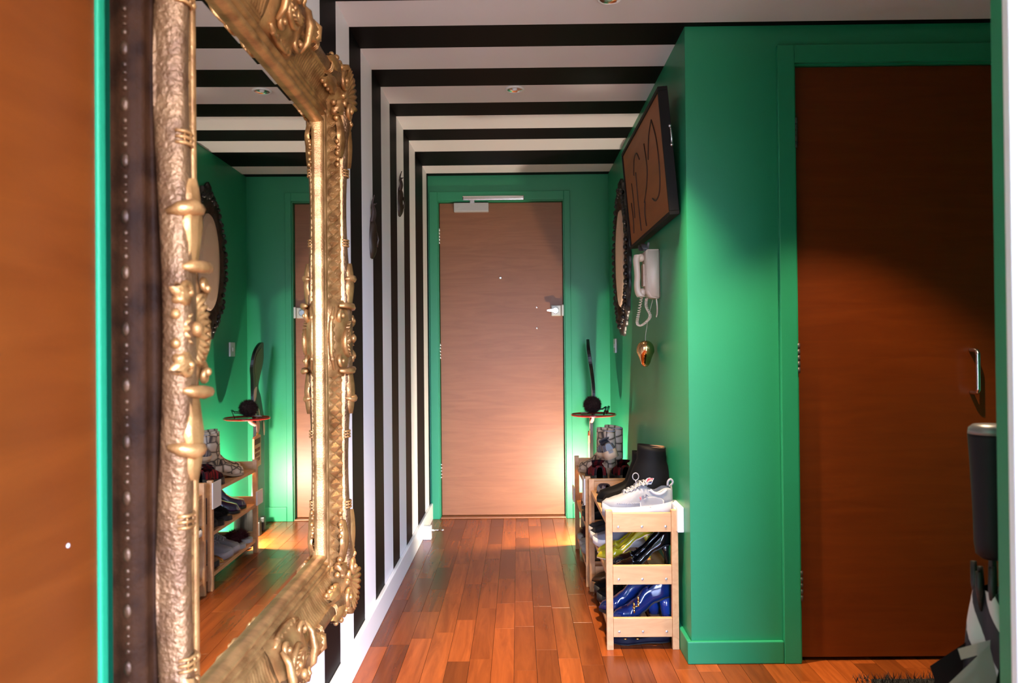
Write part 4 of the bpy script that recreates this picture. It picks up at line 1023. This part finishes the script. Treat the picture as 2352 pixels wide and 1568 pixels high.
bm = B(); tube(bm, [(.0, -.055, .655), (.006, -.11, .668), (.010, -.17, .688)], [.012, .010, .008], 8); obj('tray_bracket', bm, MATS['painted_pink'], fg, True)
TZ = .7105
pp = thing('pompom_keyring', 'dark brown fluffy pompom lying on the red tray', 'pompom', (FX-.012, FY-.205, TZ-.001))
bm = B(); fur(bm, (0, 0, .056), .056, 1800, .015, 11, 1, 1, .95, up=False); bo = obj('fluff', bm, mat('dark_brown_fur', (.035, .010, .006), .95), pp)
bm = B(); tube(bm, smooth_curve([(-.03, .03, .008), (-.06, .045, .004), (-.05, .06, .006), (-.02, .045, .008)], 5, True), .003, 6, closed=True); obj('key_loop', bm, M_steel, pp, True)
sgm = mat('dark_glass', (.004, .004, .008), .06, coat=1)
gl = thing('sunglasses', 'dark glossy sunglasses lying beside the pompom on the red tray', 'sunglasses', (FX+.066, FY-.232, TZ+.001), (0, 0, 1.2))
for s in (-1, 1):
    bm = B(); lathe(bm, [(.026, 0), (.026, .003), (.022, .004)], 20, Matrix.Translation((s*.032, 0, .022)) @ Matrix.Rotation(PI/2+.35, 4, 'X')); obj('lens', bm, sgm, gl, True)
    bm = B(); tube(bm, smooth_curve([(s*.060, 0, .034), (s*.062, .03, .030), (s*.055, .075, .018), (s*.045, .10, .006)], 5), .0028, 6); obj('temple_arm', bm, sgm, gl, True)
bm = B(); tube(bm, [(-.058, .002, .040), (-.03, -.004, .046), (0, -.005, .038), (.03, -.004, .046), (.058, .002, .040)], .0035, 6); obj('brow_bar', bm, sgm, gl, True)

# ------------------------------------------------------------------ small floor lamp behind the far rack
LX, LY, LZ = .400, 4.365, .20
lp = thing('floor_lamp', 'small low lamp glowing on the floor behind the far shoe rack', 'lamp', (LX, LY, 0))
bm = B(); lathe(bm, [(.04, .0005), (.04, .010), (.034, .014), (.008, .016), (.007, .183)], 20); obj('base', bm, M_fk, lp, True)
bm = B(); n = 14; rows = []
for i in range(n+1):
    a = PI+PI*i/n; rows.append([bm.verts.new((.060*math.cos(a), .0145+.050*math.sin(a), z)) for z in (.0165, .29)])
for a, b in zip(rows, rows[1:]): bm.faces.new((a[0], a[1], b[1], b[0]))
bmesh.ops.solidify(bm, geom=bm.faces[:], thickness=.003); obj('shade', bm, M_fk, lp)
bm = B(); ball(bm, (0, 0, LZ), .016, 1, 1, 1.25, 14, 10); obj('bulb', bm, mat('glowing_bulb', (1, .8, .55), .4, emit=(1, .84, .66), estr=60), lp, True)
ld = bpy.data.lights.new('lamp_glow', 'POINT'); ld.energy = 54; ld.color = (1, .84, .66); ld.shadow_soft_size = .014
lo = bpy.data.objects.new('lamp_glow', ld); COL.objects.link(lo); lo.parent = lp; lo.location = (0, .024, LZ)

# ------------------------------------------------------------------ umbrella and rug by the second door
UX, UY = .778, 1.30
um = thing('golf_umbrella', 'black and white golf umbrella with a thick dark handle standing by the door frame', 'umbrella', (UX, UY, 0))
M_hd = mat('dark_handle_foam', (.007, .006, .008), .55, spec=.25)
bm = B(); lathe(bm, [(.016, .745), (.024, .752), (.0265, .77), (.0275, .82), (.031, .90), (.0335, .945), (.0335, .950)], 28); hd = obj('handle', bm, M_hd, um, True)
bm = B(); lathe(bm, [(.0337, .9502), (.0325, .960), (.026, .9655), (.012, .967), (.001, .967)], 28); obj('handle_cap', bm, mat('pewter_cap', (.24, .23, .23), .35, .4), hd, True)
bm = B(); tube(bm, [(0, 0, .0), (0, 0, .75)], .006, 10); obj('shaft', bm, M_fk, um)
def um_panel():
    m = bpy.data.materials.new('umbrella_cloth'); m.use_nodes = True; nt = m.node_tree; b = nt.nodes['Principled BSDF']; b.inputs['Roughness'].default_value = .55; L = nt.links.new
    tc = nt.nodes.new('ShaderNodeTexCoord'); sp = nt.nodes.new('ShaderNodeSeparateXYZ'); L(tc.outputs['Object'], sp.inputs[0])
    at = nt.nodes.new('ShaderNodeMath'); at.operation = 'ARCTAN2'; L(sp.outputs['Y'], at.inputs[0]); L(sp.outputs['X'], at.inputs[1])
    a = nt.nodes.new('ShaderNodeMath'); a.operation = 'MULTIPLY_ADD'; a.inputs[1].default_value = 2/PI; L(at.outputs[0], a.inputs[0]); z = nt.nodes.new('ShaderNodeMath'); z.operation = 'MULTIPLY'; z.inputs[1].default_value = 9.0; L(sp.outputs['Z'], z.inputs[0]); L(z.outputs[0], a.inputs[2])
    f = nt.nodes.new('ShaderNodeMath'); f.operation = 'FRACT'; L(a.outputs[0], f.inputs[0]); r = nt.nodes.new('ShaderNodeValToRGB'); r.color_ramp.interpolation = 'CONSTANT'; e = r.color_ramp.elements; e[0].color = (.012, .010, .013, 1); e[1].position = .52; e[1].color = (.62, .58, .56, 1); n = e.new(.93); n.color = (.02, .015, .02, 1)
    L(f.outputs[0], r.inputs[0]); L(r.outputs[0], b.inputs['Base Color']); return m
bm = B(); n, m = 40, 36; rows = []
for i in range(n+1):
    s = i/n; z = .10+.595*s; row = []
    for k in range(m):
        a = 2*PI*k/m; r = (.012+.036*math.sin(PI*(.08+.86*s))**.7)*(1+.22*math.sin(4*a+z*14))*(1-.0*s)
        row.append(bm.verts.new((r*math.cos(a), r*math.sin(a), z)))
    rows.append(row)
for a, b in zip(rows, rows[1:]):
    for k in range(m): bm.faces.new((a[k], a[(k+1) % m], b[(k+1) % m], b[k]))
cn = obj('rolled_canopy', bm, um_panel(), um, True)
for k in range(8):
    a = 2*PI*k/8+.2; bm = B(); tube(bm, [(.022*math.cos(a), .022*math.sin(a), .66), (.026*math.cos(a), .026*math.sin(a), .70), (.027*math.cos(a), .027*math.sin(a), .725+.012*(k % 2))], [.003, .006, .005], 8); obj('rib_tip', bm, M_fk, um, True)
wh = mat('white_umbrella_cloth', (.60, .56, .55), .6); bk = mat('black_umbrella_cloth', (.014, .011, .016), .6)
def flap(name, pts, m, par):
    bm = B(); v = [bm.verts.new(p) for p in pts]
    bm.faces.new(v); bmesh.ops.solidify(bm, geom=bm.faces[:], thickness=.0015); return obj(name, bm, m, par)
flap('loose_panel', [(-.025, -.030, .615), (-.115, -.045, .545), (-.088, -.050, .40), (-.02, -.055, .34), (-.012, -.055, .50)], wh, um)
flap('loose_panel', [(-.022, -.028, .622), (-.070, -.020, .605), (-.066, -.022, .588), (-.024, -.030, .604)], wh, um)
flap('loose_panel', [(-.035, .004, .612), (-.10, .01, .565), (-.085, .012, .52), (-.02, .004, .53)], bk, um)
flap('loose_panel', [(-.020, -.050, .595), (-.040, -.058, .53), (-.038, -.060, .42), (-.012, -.060, .36), (-.018, -.058, .50)], bk, um)

rug = thing('shaggy_rug', 'black shaggy rug on the wooden floor before the brown door', 'rug', (1.55, 2.10, 0))
bm = B(); box(bm, -.46, .44, -.62, .47, .0008, .010); bmesh.ops.bevel(bm, geom=[e for e in bm.edges if abs(e.verts[0].co.z-e.verts[1].co.z) > .005], offset=.05, segments=5, affect='EDGES'); obj('rug_backing', bm, M_bfur, rug)
bm = B(); rnd = random.Random(4)
for i in range(9000):
    x_ = rnd.uniform(-.47, .45); y_ = rnd.uniform(-.2, .48) if rnd.random() < .85 else rnd.uniform(-.62, -.2); h_ = rnd.uniform(.014, .030); dx, dy = rnd.uniform(-.014, .014), rnd.uniform(-.014, .014); a = rnd.uniform(0, PI); sx, sy = .0016*math.cos(a), .0016*math.sin(a)
    bm.faces.new([bm.verts.new(p) for p in ((x_-sx, y_-sy, .009), (x_+sx, y_+sy, .009), (x_+dx, y_+dy, .009+h_))])
tag(obj('rug_pile', bm, M_bfur, rug, recalc=False), kind='stuff')
